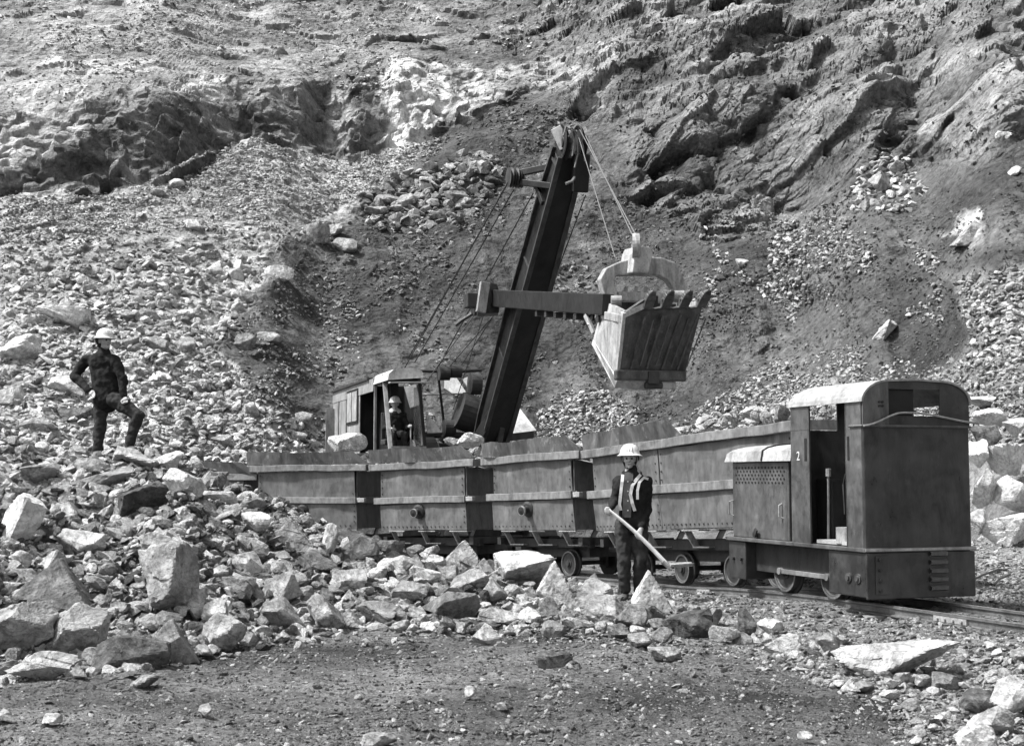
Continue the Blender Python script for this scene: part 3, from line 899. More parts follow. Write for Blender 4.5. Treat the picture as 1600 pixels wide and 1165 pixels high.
for base, grp, poly, n, (a, b), tones, where in AREAS:
    P = np.array(poly); got = 0; tries = 0
    while got < n and tries < 4000:
        tries += 1
        px = random.uniform(P[:, 0].min(), P[:, 0].max()); py = random.uniform(P[:, 1].min(), P[:, 1].max())
        if not inpoly(np.array([px]), np.array([py]), poly)[0]: continue
        w = a + (b - a) * random.random() ** 1.6; h = w * random.uniform(.5, .85)
        if any(abs(px - q[0]) < (w + q[2]) * .33 and abs(py - q[1]) < (h + q[3]) * .33 for q in ROCKS): continue
        t = random.choice(tones); kd = random.choice(('block', 'block', 'slab', 'peak'))
        ROCKS.append((px, py, w, h)); got += 1
        cand.append([px, py, w, h, t, kd, '%s %s %s stone %s' % (SZ(w, a, b), TN[t], {'block': 'blocky', 'slab': 'flat', 'peak': 'pointed'}[kd], where), grp])
by = {}
for c in cand: by.setdefault(c[6], []).append(c)
ORD = {2: ('left one', 'right one'), 3: ('left one', 'middle one', 'right one')}
for lab, cs in by.items():
    if len(cs) == 1: continue
    cs.sort(key=lambda c: c[0])
    n = len(cs)
    if n in ORD: words_ = ORD[n]
    else:
        nm = ['first', 'second', 'third', 'fourth', 'fifth', 'sixth', 'seventh', 'eighth', 'ninth', 'tenth', 'eleventh', 'twelfth', 'thirteenth', 'fourteenth', 'fifteenth', 'sixteenth', 'seventeenth', 'eighteenth', 'nineteenth', 'twentieth']
        words_ = ['%s from left' % nm[min(i, 19)] for i in range(n)]
    for c, wd_ in zip(cs, words_): c[6] = lab + ', ' + wd_
for px, py, w, h, t, kd, lab, grp in cand:
    boulder(px, py, w, h, t, kd, lab, group=grp, tilt=random.uniform(-.4, .4) if kd == 'slab' else 0, name='rock', sub=3)
    ROCKS.pop()

# rubble: instanced by geometry nodes, one object per kind of rubble
protos = bpy.data.collections.new('rubble_shapes')
for k in range(12):
    kind = ('block', 'slab', 'block', 'peak')[k % 4]
    v, f = rock_shape(500 + k, 2 if k < 9 else 3, (1, random.uniform(.55, .95), random.uniform(.35, .75)), 8, .035, kind)
    v = v / np.abs(v).max() * .5
    me = mesh_np('rubble_shape', v, f, M['rubble_pale'])
    o = bpy.data.objects.new('rubble_shape', me)
    protos.objects.link(o)

def scatter_object(name, P, S, mat, label):
    n = len(P)
    me = bpy.data.meshes.new(name)
    me.vertices.add(n); me.vertices.foreach_set('co', P.astype(np.float32).ravel())
    a = me.attributes.new('rot', 'FLOAT_VECTOR', 'POINT')
    rot = rng.uniform(-PI, PI, (n, 3)); rot[:, :2] *= .22
    flip = rng.random(n) < .35; rot[flip, 0] += rng.uniform(-1.4, 1.4, flip.sum())
    a.data.foreach_set('vector', rot.astype(np.float32).ravel())
    a = me.attributes.new('scl', 'FLOAT_VECTOR', 'POINT')
    s3 = S[:, None] * rng.uniform(.7, 1.25, (n, 3)); s3[:, 2] *= .85
    a.data.foreach_set('vector', s3.astype(np.float32).ravel())
    a = me.attributes.new('idx', 'INT', 'POINT')
    a.data.foreach_set('value', rng.integers(0, 12, n).astype(np.int32))
    o = bpy.data.objects.new(name, me); COL.objects.link(o)
    ng = bpy.data.node_groups.new(name, 'GeometryNodeTree')
    ng.interface.new_socket('Geometry', in_out='INPUT', socket_type='NodeSocketGeometry')
    ng.interface.new_socket('Geometry', in_out='OUTPUT', socket_type='NodeSocketGeometry')
    gi = ng.nodes.new('NodeGroupInput'); go = ng.nodes.new('NodeGroupOutput')
    ci = ng.nodes.new('GeometryNodeCollectionInfo')
    ci.inputs['Collection'].default_value = protos
    ci.inputs['Separate Children'].default_value = True
    ci.inputs['Reset Children'].default_value = True
    ip = ng.nodes.new('GeometryNodeInstanceOnPoints')
    ip.inputs['Pick Instance'].default_value = True
    def attr(nm, dt):
        q = ng.nodes.new('GeometryNodeInputNamedAttribute'); q.data_type = dt
        q.inputs['Name'].default_value = nm
        return [s for s in q.outputs if s.enabled][0]
    er = ng.nodes.new('FunctionNodeEulerToRotation')
    sm = ng.nodes.new('GeometryNodeSetMaterial'); sm.inputs['Material'].default_value = mat
    L = ng.links.new
    L(gi.outputs[0], ip.inputs['Points']); L(ci.outputs[0], ip.inputs['Instance'])
    L(attr('idx', 'INT'), ip.inputs['Instance Index'])
    L(attr('rot', 'FLOAT_VECTOR'), er.inputs[0]); L(er.outputs[0], ip.inputs['Rotation'])
    L(attr('scl', 'FLOAT_VECTOR'), ip.inputs['Scale'])
    L(ip.outputs[0], sm.inputs['Geometry']); L(sm.outputs[0], go.inputs[0])
    md = o.modifiers.new('scatter', 'NODES'); md.node_group = ng
    o['kind'] = 'stuff'; o['label'] = label
    return o

POOL = {}
def rubble(poly, n, smin, smax, tone_, key, grow=None, sink=.15, power=2.2, clump=None):
    """n pieces over a photo polygon; smin..smax in photo pixels (apparent)"""
    P = np.array(poly)
    m = int(n * 3.2) + 50
    px = rng.uniform(P[:, 0].min(), P[:, 0].max(), m); py = rng.uniform(P[:, 1].min(), P[:, 1].max(), m)
    ok = inpoly(px + 16 * fbm(px * .03, py * .03, 3, 4), py + 16 * fbm(px * .03, py * .03, 3, 5), poly)
    if clump is not None:
        ok &= fbm(px * .018, py * .018, 4, int(smin * 10) + 100) + rng.uniform(-.18, .18, m) > clump
    px, py = px[ok][:n], py[ok][:n]
    for i0 in range(0, len(px), 4000):
        a, b = px[i0:i0 + 4000], py[i0:i0 + 4000]
        x, y, z, g = hit(a, b)
        s = smin + (smax - smin) * rng.random(len(a)) ** power
        if grow: s = s * np.interp(b, grow[0], grow[1])
        s = s * y / F
        POOL.setdefault((key, tone_), []).append((np.stack([x, y, z + s * (.18 - sink)], -1), s))
NORMAL_DENS = 1.0
D = NORMAL_DENS
GR = ([200, 420, 720], [.62, 1.0, 1.6])
rubble([(200, 300), (320, 240), (400, 213), (530, 245), (690, 208), (640, 260), (560, 300), (480, 350), (300, 350), (0, 380), (0, 305)], 9000, 3.5, 8, 'pale', 'scree', None, power=2.0)
rubble(SCREE, int(17000 * D), 4, 15, 'pale', 'scree', GR, power=2.6)
rubble(SCREE, int(7000 * D), 4, 12, 'mid', 'scree', GR, power=2.4)
rubble([(0, 420), (330, 380), (420, 420), (330, 560), (480, 680), (500, 730), (0, 730)], 1500, 12, 26, 'pale', 'scree', None, power=1.8)
rubble([(440, 380), (640, 215), (780, 150), (900, 160), (940, 240), (900, 300), (700, 400), (560, 500), (420, 520)], 3200, 3.5, 13, 'mid', 'slope', power=2.6, clump=-.05)
rubble([(560, 300), (760, 235), (790, 270), (740, 330), (620, 370), (560, 350)], 200, 6, 16, 'pale', 'slope', power=1.6)
rubble([(560, 300), (760, 235), (790, 270), (740, 330), (620, 370), (560, 350)], 240, 12, 34, 'mid', 'slope', power=1.4)
rubble([(330, 560), (430, 470), (600, 480), (800, 640), (860, 720), (500, 720), (400, 650)], 1500, 4, 11, 'pale', 'slope', power=2.4, clump=.02)
rubble([(330, 560), (430, 420), (700, 400), (900, 600), (900, 720), (500, 720), (400, 650)], 1800, 4, 12, 'mid', 'slope', power=2.4, clump=0)
rubble([(840, 440), (900, 400), (960, 460), (920, 520), (840, 500)], 260, 5, 20, 'mid', 'slope', power=1.8)
rubble([(840, 640), (930, 600), (1000, 640), (1000, 700), (830, 700)], 800, 5, 13, 'pale', 'slope', power=2)
rubble([(1080, 640), (1200, 570), (1330, 540), (1500, 590), (1520, 700), (1080, 700)], 3600, 4, 11, 'pale', 'slope', power=2.2, clump=-.2)
rubble([(1060, 400), (1150, 330), (1300, 330), (1480, 400), (1480, 520), (1300, 470), (1200, 520), (1060, 470)], 1900, 3.5, 13, 'pale', 'slope', power=2.8, clump=.05)
rubble([(900, 300), (1600, 300), (1600, 640), (900, 700)], 5200, 3, 9, 'mid', 'slope', power=2.6, clump=-.02)
rubble([(900, 300), (1600, 300), (1600, 640), (900, 700)], 2600, 3, 7, 'dark', 'slope', power=2.6)
rubble([(1335, 330), (1350, 250), (1420, 230), (1460, 290), (1430, 330)], 160, 8, 22, 'pale', 'slope', power=1.6)
rubble([(1500, 440), (1600, 420), (1700, 420), (1700, 600), (1520, 560)], 900, 7, 18, 'pale', 'slope', power=1.6)
rubble([(1480, 560), (1750, 540), (1750, 720), (1490, 700)], 1600, 6, 14, 'pale', 'slope', power=1.8)
rubble([(-100, -60), (900, -60), (860, 120), (500, 130), (250, 110), (0, 180), (-100, 200)], 3200, 3, 11, 'pale', 'upper slope', power=3, clump=0)
rubble([(-100, -60), (1700, -60), (1600, 250), (900, 140), (0, 170)], 2400, 3, 9, 'mid', 'upper slope', power=3)
rubble([(820, 0), (1600, 0), (1600, 300), (1000, 300)], 900, 3, 9, 'dark', 'upper slope', power=2.6, clump=0)
HEAPP = [(-100, 700), (200, 715), (310, 730), (400, 775), (480, 812), (560, 850), (640, 875), (900, 905), (1000, 935), (960, 985), (600, 985), (400, 1015), (150, 1055), (-100, 1070)]
rubble(HEAPP, 3600, 9, 26, 'pale', 'heap', power=2.3)
rubble(HEAPP, 2400, 8, 22, 'mid', 'heap', power=2.2)
rubble([(200, 800), (330, 790), (460, 860), (420, 880), (300, 860)], 900, 6, 14, 'dark', 'heap', power=2)
rubble(HEAPP, 1100, 18, 44, 'pale', 'heap', power=1.3)
rubble(HEAPP, 900, 18, 44, 'mid', 'heap', power=1.3)
BANK = [(620, 950), (1000, 935), (1050, 918), (1300, 955), (1600, 990), (1700, 1000), (1700, 1200), (1400, 1180), (1340, 1080), (1180, 1030), (900, 1005), (620, 985)]
rubble(BANK, 9000, 4, 13, 'pale', 'bank', power=2.4)
rubble(BANK, 4000, 4, 16, 'mid', 'bank', power=2.6)
rubble([(1180, 990), (1600, 1010), (1600, 1165), (1440, 1165), (1350, 1080), (1180, 1040)], 420, 12, 32, 'pale', 'bank', power=2)
rubble([(900, 880), (1640, 880), (1700, 1010), (1050, 930)], 4200, 4, 10, 'mid', 'bank', power=2.2)
rubble([(1500, 840), (1640, 840), (1640, 950), (1500, 935)], 900, 5, 12, 'pale', 'bank', power=2)
DIRT = [(-60, 1000), (400, 985), (900, 985), (1180, 1020), (1400, 1100), (1700, 1130), (1700, 1230), (-60, 1230)]
rubble(DIRT, 15000, 2.5, 8, 'mid', 'floor', power=3)
rubble(DIRT, 5000, 2.5, 8, 'dark', 'floor', power=2.4)
rubble(DIRT, 5000, 2.5, 9, 'pale', 'floor', power=2.6)
rubble(DIRT, 4500, 4, 12, 'mid', 'floor', power=2.0, clump=-.08)
rubble(DIRT, 260, 10, 22, 'mid', 'floor', power=1.6)
rubble(DIRT, 2200, 4, 17, 'pale', 'floor', power=3.2, clump=-.05)
TXT = {'scree': 'loose angular stones covering the scree slope', 'slope': 'stones scattered over the dirt slope', 'upper slope': 'fragments lying on the upper quarry slope',
       'heap': 'small stones filling the near rubble heap', 'bank': 'ballast and broken stone beside the track', 'floor': 'grit and pebbles on the quarry floor'}
MT = {'pale': 'rubble_pale', 'mid': 'rubble_mid', 'dark': 'rubble_dark'}
for (key, tn), lst in POOL.items():
    P = np.concatenate([a for a, b in lst]); S = np.concatenate([b for a, b in lst])
    scatter_object('rubble', P, S, M[MT[tn]], '%s %s' % ({'pale': 'pale', 'mid': 'grey', 'dark': 'dark'}[tn], TXT[key]))

# ================================================================ railway track
trk = thing('railway_track', 'narrow gauge railway track curving past the heap under the wagons and locomotive', 'railway track')
def offs(P, d):
    out = []
    for i, p in enumerate(P):
        t = (P[min(i + 1, len(P) - 1)] - P[max(i - 1, 0)]); t.z = 0; t.normalize()
        out.append(p + Vector((t.y, -t.x, 0)) * d)      # +d : far side
    return out
def rail_mesh(P, name):
    prof = [(-.05, -.10), (.05, -.10), (.05, -.088), (.010, -.078), (.010, -.03), (.026, -.022), (.026, -.002), (-.026, -.002), (-.026, -.022), (-.010, -.03), (-.010, -.078), (-.05, -.088)]
    mb = MB(); n = len(prof); vs = []; fs = []
    for i, p in enumerate(P):
        t = (P[min(i + 1, len(P) - 1)] - P[max(i - 1, 0)]).normalized()
        r = Vector((t.y, -t.x, 0)).normalized()
        vs += [p + r * a + Vector((0, 0, b)) for a, b in prof]
    for i in range(len(P) - 1):
        fs += [(i * n + k, i * n + (k + 1) % n, (i + 1) * n + (k + 1) % n, (i + 1) * n + k) for k in range(n)]
    mb.add(vs, fs)
    o = mb.build(name, M['rail'], trk)
    tp = MB(); tp.tube([p + Vector((0, 0, -.004)) for p in P], .012, 4)
    vs = []; fs = []
    for i, p in enumerate(P):
        t = (P[min(i + 1, len(P) - 1)] - P[max(i - 1, 0)]).normalized(); r = Vector((t.y, -t.x, 0)).normalized()
        vs += [p + r * -.019 + Vector((0, 0, .001)), p + r * .019 + Vector((0, 0, .001))]
    fs = [(2 * i, 2 * i + 1, 2 * i + 3, 2 * i + 2) for i in range(len(P) - 1)]
    tp = MB(); tp.add(vs, fs); tp.build('rail_head', M['rail_top'], o)
    return o
G2 = .38
# far side is to the right of the far-going direction
nearR = offs(TC, -G2); farR = offs(TC, G2)
rail_mesh(nearR, 'rail'); rail_mesh(farR, 'rail')
# arc length table
AL = [0]
for i in range(1, len(TC)): AL.append(AL[-1] + (TC[i] - TC[i - 1]).length)
AL = np.array(AL)
def on_track(s):
    x = np.array([np.interp(s, AL, TCA[:, k]) for k in range(3)])
    x2 = np.array([np.interp(s + .2, AL, TCA[:, k]) for k in range(3)]); x1 = np.array([np.interp(s - .2, AL, TCA[:, k]) for k in range(3)])
    return Vector(x), Vector(x2 - x1).normalized()
sleeper0 = None
for k in range(int(AL[-1] / .68)):
    p, t = on_track(.3 + k * .68)
    if sleeper0 is None:
        b = MB(); b.box((0, 0, 0), (1.25, .18, .10)); sleeper0 = b.build('sleeper', M['wood'], trk, bevel=.01); s_ = sleeper0
    else:
        s_ = sleeper0.copy(); COL.objects.link(s_)
    s_.location = p + Vector((0, 0, -.155)); s_.rotation_euler = (0, 0, math.atan2(-t.x, t.y) + random.uniform(-.05, .05))
for px_, d_ in ((1478, 1), (1098, 1)):
    j = min(range(len(nearR)), key=lambda i: abs(800 + F * nearR[i].x / nearR[i].y - px_))
    t = (nearR[j + 1] - nearR[j]).normalized(); r = Vector((t.y, -t.x, 0))
    b = MB(); b.beam(nearR[j] - t * .22 - r * .022 + Vector((0, 0, -.052)), nearR[j] + t * .22 - r * .022 + Vector((0, 0, -.052)), .022, .05)
    for q in (-.16, -.05, .06, .16):
        c = nearR[j] + t * q - r * .033 + Vector((0, 0, -.052)); b.cyl(c, c - r * .022, .014, n=8)
    b.build('fishplate', M['iron_light'], trk)
b = MB()
wp = [pt(1519, 906, 15.0), pt(1535, 898, 15.4), pt(1560, 889, 15.8), pt(1575, 890, 15.8), pt(1578, 897, 15.6), pt(1560, 905, 15.4), pt(1552, 916, 15.0)]
wp2 = []
for i in range(len(wp) - 1):
    for k in range(5): wp2.append(wp[i].lerp(wp[i + 1], k / 5))
b.tube(wp2, .012, 6); wr = b.build('loose_cable', M['rope'])
wr['label'] = 'thin looped cable sticking up from the stones behind the locomotive'; wr['category'] = 'cable'

# ================================================================ locomotive  (local x: towards its rear, y: far side, z up from rail)
al = math.radians(20)
LW = 1.285; LL = 2.75
corner = pt(1353, 930, 13.3); corner.z = 0
nrm_ = Vector((math.cos(al), math.sin(al), 0))
LC = corner + nrm_ * (LW / 2)
loco = thing('mine_locomotive', 'small dark diesel mine locomotive with arched roof standing on the track at right', 'locomotive', (LC.x, LC.y, .165), (0, 0, math.radians(-90) + al))
h = LW / 2
def LB(): return MB()
b = LB(); b.span((-LL, -h + .02, .10), (-LL + .38, h - .02, .53)); b.build('front_buffer_plate', M['loco'], loco, .012)
b = LB(); b.span((-LL + .38, -h + .16, .2), (-.66, -h + .19, .53)); b.span((-LL + .38, h - .19, .2), (-.66, h - .16, .53)); b.build('frame_plate', M['under'], loco)
b = LB(); b.span((-.66, -h + .012, .09), (-.012, h - .012, .535)); b.build('rear_buffer_block', M['loco'], loco, .012)
b = LB(); b.span((-.012, -h + .006, .075), (.02, h + .012, .53)); rb = b.build('rear_buffer_plate', M['loco'], loco, .01)
# raised plate on the left of rear plate, step slots
b = LB(); b.span((.02, -h + .10, .12), (.032, -h + .25, .50)); q = b.build('bolted_plate', M['loco'], rb, .006)
for z in (.16, .26, .36, .46):
    b = LB(); b.cyl((.03, -h + .15, z), (.048, -h + .15, z), .018, n=8); b.build('bolt', M['under'], rb)
for k in range(5):
    z = .14 + k * .085
    b = LB(); b.strip([(.018, z), (.05, z + .012), (.055, z + .045), (.02, z + .06)], 1, .10, .30, .006); b.build('step_rung', M['loco_side'], rb)
    b = LB(); b.span((.0205, .105, z + .002), (.024, .295, z + .05)); b.build('step_slot', M['under'], rb)
for x in (-.30, -.14):
    b = LB(); b.lathe([(.0, .03), (.028, .03), (.03, .014), (.05, .014), (.05, 0)], (x, -h + .012, .27), (0, -1, 0), 16); b.build('bolt_boss', M['loco_side'], loco)
b = LB(); b.span((-LL - .02, -h - .015, .535), (.03, h + .015, .575)); b.build('footplate', M['loco_side'], loco, .006)
b = LB(); b.span((.0301, -h - .015, .545), (.036, h + .015, .57)); b.build('footplate_glint', M['iron_light'], loco)  # pale strip paints in the edge catching light
# springs / front plate details
for x in (-LL + .12, -LL + .30):
    b = LB(); b.cyl((x, -h + .02, .33), (x, -h - .01, .33), .022, n=10); b.build('bolt_boss', M['under'], loco)
# wheels
def wheel(cx, side, r, parent, name='wheel', spoked=False):
    y0 = side * .33; y1 = side * .44
    b = LB()
    b.lathe([(0.02, 0), (r * .35, .0), (r * .36, .012), (r * .8, .012), (r * .86, .0), (r, .0), (r, .07), (r + .03, .075), (r + .03, .10), (r * .3, .10), (0, .10)][::1], (cx, side * .45, r), (0, -side, 0), 28)
    w = b.build(name, M['under'], parent)
    b = LB(); b.lathe([(r * .88, -.004), (r * .995, -.004), (r * 1.0, .001)], (cx, side * .45, r), (0, -side, 0), 32); b.build('tyre', M['rail'], w)
    b = LB(); b.lathe([(0, -.03), (r * .22, -.03), (r * .24, 0)], (cx, side * .45, r), (0, -side, 0), 14); b.build('hub', M['under'], w)
    return w
for x in (-1.81, -.87):
    for sd in (-1, 1): wheel(x, sd, .225, loco)
    b = LB(); b.cyl((x, -.4, .21), (x, .4, .21), .035, n=10); b.build('axle', M['under'], loco)
for sd in (-1, 1):
    b = LB(); b.beam((-1.86, sd * .50, .23), (-.82, sd * .50, .23), .03, .05); b.cyl((-1.81, sd * .47, .23), (-1.81, sd * .53, .23), .04, n=10); b.cyl((-.87, sd * .47, .23), (-.87, sd * .53, .23), .04, n=10)
    b.build('coupling_rod', M['wagon_band'], loco, .004)
# cab
CF = -1.33          # cab front
ez, cz = 2.03, 2.25
def arch(off=0, rx=.34, n=9, top=cz, low=ez, hw=h):
    """outline left eave -> right eave in (y,z)"""
    out = []
    rz = top - .012 - low
    for k in range(n):
        t = PI - (PI / 2) * k / (n - 1)
        out.append((-hw + rx + (rx + off) * math.cos(t), low + (rz + off) * math.sin(t)))
    out.append((0, top + off))
    for k in range(n):
        t = PI / 2 - (PI / 2) * k / (n - 1)
        out.append((hw - rx + (rx + off) * math.cos(t), low + (rz + off) * math.sin(t)))
    return out
AR = arch()
b = LB()
# roof shell, longitudinal, with the front end dropping a little
secs = [(0.02, 1.0), (-.4, 1.0), (-.9, 1.0), (CF + .05, .985), (CF - .03, .9), (CF - .055, .70)]
vs = []; fs = []
n = len(AR)
for x, k in secs:
    for (y, z) in AR: vs.append((x, y * (1.0 if k > .98 else .99), ez - .01 + (z - ez) * k))
    for (y, z) in arch(.02): vs.append((x, y * (1.0 if k > .98 else .99), ez - .01 + (z - ez) * k + .0))
for i in range(len(secs) - 1):
    for k in range(n - 1):
        a0 = i * 2 * n + k; a1 = (i + 1) * 2 * n + k
        fs += [(a0, a0 + 1, a1 + 1, a1), (a0 + n, a1 + n, a1 + n + 1, a0 + n + 1)]
for i in (0, len(secs) - 1):
    for k in range(n - 1):
        a0 = i * 2 * n + k; fs.append((a0, a0 + n, a0 + n + 1, a0 + 1))
for k in (0, n - 1):
    for i in range(len(secs) - 1):
        a0 = i * 2 * n + k; a1 = a0 + 2 * n; fs.append((a0, a1, a1 + n, a0 + n))
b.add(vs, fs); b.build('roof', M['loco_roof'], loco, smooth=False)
# rear: lower sheet, rolled corner, upper panels around the opening
b = LB(); b.span((-.02, -h + .03, .575), (0.0, h - .03, 1.775)); b.cyl((-.03, -h + .03, .575), (-.03, -h + .03, 1.775), .03, n=12); b.cyl((-.03, h - .03, .575), (-.03, h - .03, 1.775), .03, n=12)
b.build('rear_sheet', M['loco'], loco)
b = LB(); b.tube([(-.22, -h - .008, 1.780), (.006, -h - .006, 1.780), (.012, -h + .02, 1.780), (.012, h - .02, 1.780), (.006, h + .006, 1.780), (-.22, h + .008, 1.780)], .014, 6); b.build('belt_moulding', M['loco_side'], loco)
yl, yr = -h + .31, h - .36          # opening edges
def clip_arch(ya, yb):
    pts = [(y, z) for y, z in AR if ya - 1e-6 <= y <= yb + 1e-6]
    def zat(y):
        for (a, za), (c, zc) in zip(AR, AR[1:]):
            if a <= y <= c and c > a: return za + (zc - za) * (y - a) / (c - a)
        return ez
    return [(ya, zat(ya))] + pts + [(yb, zat(yb))]
pl = clip_arch(-h + .001, yl); b = LB(); b.prism([(-h + .001, 1.790)] + pl[1:] + [(yl, 1.790)], 0, -.015, .0); b.build('rear_upper_panel', M['loco_side'], loco)
pl = clip_arch(yr, h - .001); b = LB(); b.prism([(yr, 1.790)] + pl[:-1] + [(h - .001, 1.790)], 0, -.015, .0); b.build('rear_upper_panel', M['loco'], loco)
b = LB(); b.prism([(yl, 1.790), (yl, 1.885), (yr, 1.885), (yr, 1.790)], 0, -.014, -.002); b.build('rear_upper_panel', M['loco'], loco)
pl = clip_arch(yl, yr); b = LB(); b.prism([(yl, 2.155)] + [p for p in pl] + [(yr, 2.155)], 0, -.014, -.002); b.build('rear_upper_panel', M['loco'], loco)
for z in (1.98, 2.02):
    for y in (-h + .2, -h + .235):
        b = LB(); b.cyl((0, y, z), (.012, y, z), .012, n=8); b.build('rivet', M['under'], loco)
# added black sheet stands in for the cab's inner shade, left part of opening
b = LB(); b.span((-.06, yl, 1.885), (-.045, yl + .33, 2.155)); b.build('window_shade_sheet', M['black'], loco)
# bent hand rail
hp = []
for k in range(25):
    t = k / 24; y = -h - .01 + t * (LW + .14)
    z = 1.780 + (.135 * sstep(0, .33, t) - .095 * sstep(.4, 1, t))
    hp.append((.035, y, float(z)))
b = LB(); b.tube(hp, .011, 6); b.build('handrail', M['iron_light'], loco)
# side pillars (both sides)
for sd in (-1, 1):
    y0, y1 = (-h, -h + .02) if sd < 0 else (h - .02, h)
    b = LB(); b.span((-.31, y0, .575), (-.03, y1, ez)); 
    b.span((-.31, min(y0, y1 - sd * .02 * 0) , .575), (-.29, y1 if sd < 0 else y1, ez))
    b.build('rear_pillar', M['loco_side'], loco)
    b = LB(); b.span((CF, y0, .575), (CF + .36, y1, ez + .0)); fp = b.build('front_pillar', M['loco_side'], loco)
    ym = -h - .003 if sd < 0 else h + .003
    b = LB(); b.span((CF + .27, min(ym, ym - sd * .004), 1.44), (CF + .315, max(ym, ym - sd * .004), 1.68)); b.build('grab_slot', M['black'], fp)
    b = LB(); b.span((-.27, min(ym, ym - sd * .004), 1.44), (-.235, max(ym, ym - sd * .004), 1.68)); b.build('grab_slot', M['black'], loco)
    b = LB(); b.span((CF - .005, min(ym - sd * .012, ym), 1.770), (CF + .365, max(ym - sd * .012, ym), 1.790)); b.build('belt_strip', M['loco_side'], loco)
    b = LB(); b.span((-.315, min(y0, y1), ez - .0), (-.0, max(y0, y1), ez + .03)); b.build('roof_rail', M['loco_side'], loco)
# cab front bulkhead with window openings
b = LB(); b.span((CF, -h + .02, .575), (CF + .015, h - .02, 1.775)); b.build('front_bulkhead', M['loco'], loco)
b = LB(); b.span((CF, -.06, 1.775), (CF + .015, .06, 2.09)); b.build('window_post', M['loco'], loco)
pl = clip_arch(-h + .02, h - .02); b = LB(); b.prism([(-h + .02, 2.09)] + [p for p in pl if p[1] > 2.09] + [(h - .02, 2.09)], 0, CF, CF + .015); b.build('front_header', M['loco'], loco)
# cab contents
b = LB(); b.span((-.85, -.05, .58), (-.35, .45, .95)); b.build('seat_box', M['under'], loco, .02)
b = LB(); b.span((CF + .02, -.35, .58), (CF + .32, .3, 1.25)); b.build('control_box', M['under'], loco, .02)
b = LB(); b.tube([(-.98, -.42, .6), (-.95, -.43, 1.05), (-.93, -.44, 1.3)], .014, 6); b.cyl((-.93, -.44, 1.28), (-.925, -.44, 1.36), .028, n=10); b.build('lever', M['iron_light'], loco)
b = LB(); b.cyl((-.52, -.5, .60), (-.52, -.5, .76), .11, n=16); b.build('drum_can', M['iron_light'], loco)
b = LB(); b.span((-.93, -h + .05, .585), (-.33, -h + .35, .62)); b.build('step_board', M['loco_roof'], loco)
b = LB(); b.tube([(-.36, -h + .03, 1.3), (-.40, -h + .03, 1.2), (-.38, -h + .03, .9)], .01, 5); b.build('chain_hook', M['under'], loco)
# bonnet
BF = -LL + .05; BB = CF - .0
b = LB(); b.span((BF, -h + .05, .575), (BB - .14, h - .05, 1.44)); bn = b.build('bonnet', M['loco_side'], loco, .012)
b = LB(); b.span((BB - .14, -h + .09, .575), (BB, h - .09, 1.44)); b.build('bonnet_gap', M['black'], loco)
lidp = []
for k in range(13):
    t = PI - PI * k / 12
    lidp.append((math.cos(t) * (h + .01), 1.445 + .03 + math.sin(t) ** .5 * .17 if 0 < k < 12 else 1.445))
b = LB()
lv = []; nn = len(lidp)
for x, k in ((BB - .002, 1), (BF + .10, 1), (BF - .03, .93), (BF - .08, .8), (BF - .10, .45)):
    for (y, z) in lidp: lv.append((x, y * (1 if k == 1 else .985), 1.445 + (z - 1.445) * k))
lf = []
for i in range(4):
    for k in range(nn - 1): lf.append((i * nn + k, i * nn + k + 1, (i + 1) * nn + k + 1, (i + 1) * nn + k))
    lf.append((i * nn, (i + 1) * nn, (i + 1) * nn + nn - 1, i * nn + nn - 1))
lf += [tuple(range(nn)), tuple(range(4 * nn + nn - 1, 4 * nn - 1, -1))]
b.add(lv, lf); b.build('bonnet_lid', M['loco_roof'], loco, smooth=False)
b = LB(); b.tube([(BB - .6 + .0, y * 1.012, z + .004) for y, z in lidp], .012, 6); b.build('lid_strap', M['black'], loco)
b = LB()
for x in (BB - .12, BB - .42): b.beam((x, -.30, 1.50), (x - .03, -.30, 1.73), .03, .03)
b.beam((BB - .10, -.30, 1.73), (BB - .46, -.30, 1.73), .03, .03); b.build('lifting_handle', M['loco_roof'], loco)
# ventilation holes
b = LB()
for r in range(5):
    for c in range(15):
        x = BF + .09 + c * .073 + (r % 2) * .036; z = 1.375 - r * .042
        b.cyl((x, -h + .049, z), (x, -h + .044, z), .0125, n=7)
b.build('ventilation_holes', M['black'], bn, kind='stuff')
b = LB(); b.tube([(BB - .28, -h + .05, .98), (BB - .28, -h + .01, .96), (BB - .28, -h + .01, .84), (BB - .26, -h + .05, .82)], .009, 6); b.build('handle', M['iron_light'], bn)
b = LB(); b.tube([(BF + .02, -h + .05, 1.0), (BF + .0, -h + .0, .98), (BF + .0, -h + .0, .84), (BF + .02, -h + .05, .82)], .009, 6); b.build('handle', M['iron_light'], bn)
b = LB(); b.cyl((BF + .55, -h + .05, .62), (BF + .55, -h, .62), .03, n=10); b.beam((BF + .55, -h + .01, .6), (BF + .6, -h + .01, .68), .02, .05); b.build('latch', M['under'], bn)
# coupling towards the wagons
b = LB(); b.span((-LL - .42, -.35, .34), (-LL, .3, .44)); b.build('coupling_bar', M['iron_light'], loco, .01)
# painted number
fc = bpy.data.curves.new('number', 'FONT'); fc.body = '2'; fc.size = .135; fc.extrude = .002; fc.materials.append(M['helmet'])
fo = bpy.data.objects.new('number', fc); COL.objects.link(fo); fo.parent = loco
pass
fo.location = (CF + .115, -h - .003, 1.45); fo.rotation_euler = (PI / 2, 0, 0)
bpy.context.view_layer.update()
fm = bpy.data.meshes.new_from_object(fo.evaluated_get(bpy.context.evaluated_depsgraph_get()))
f2_ = bpy.data.objects.new('painted_number', fm); COL.objects.link(f2_); f2_.parent = loco; f2_.location = fo.location; f2_.rotation_euler = fo.rotation_euler
bpy.data.objects.remove(fo)

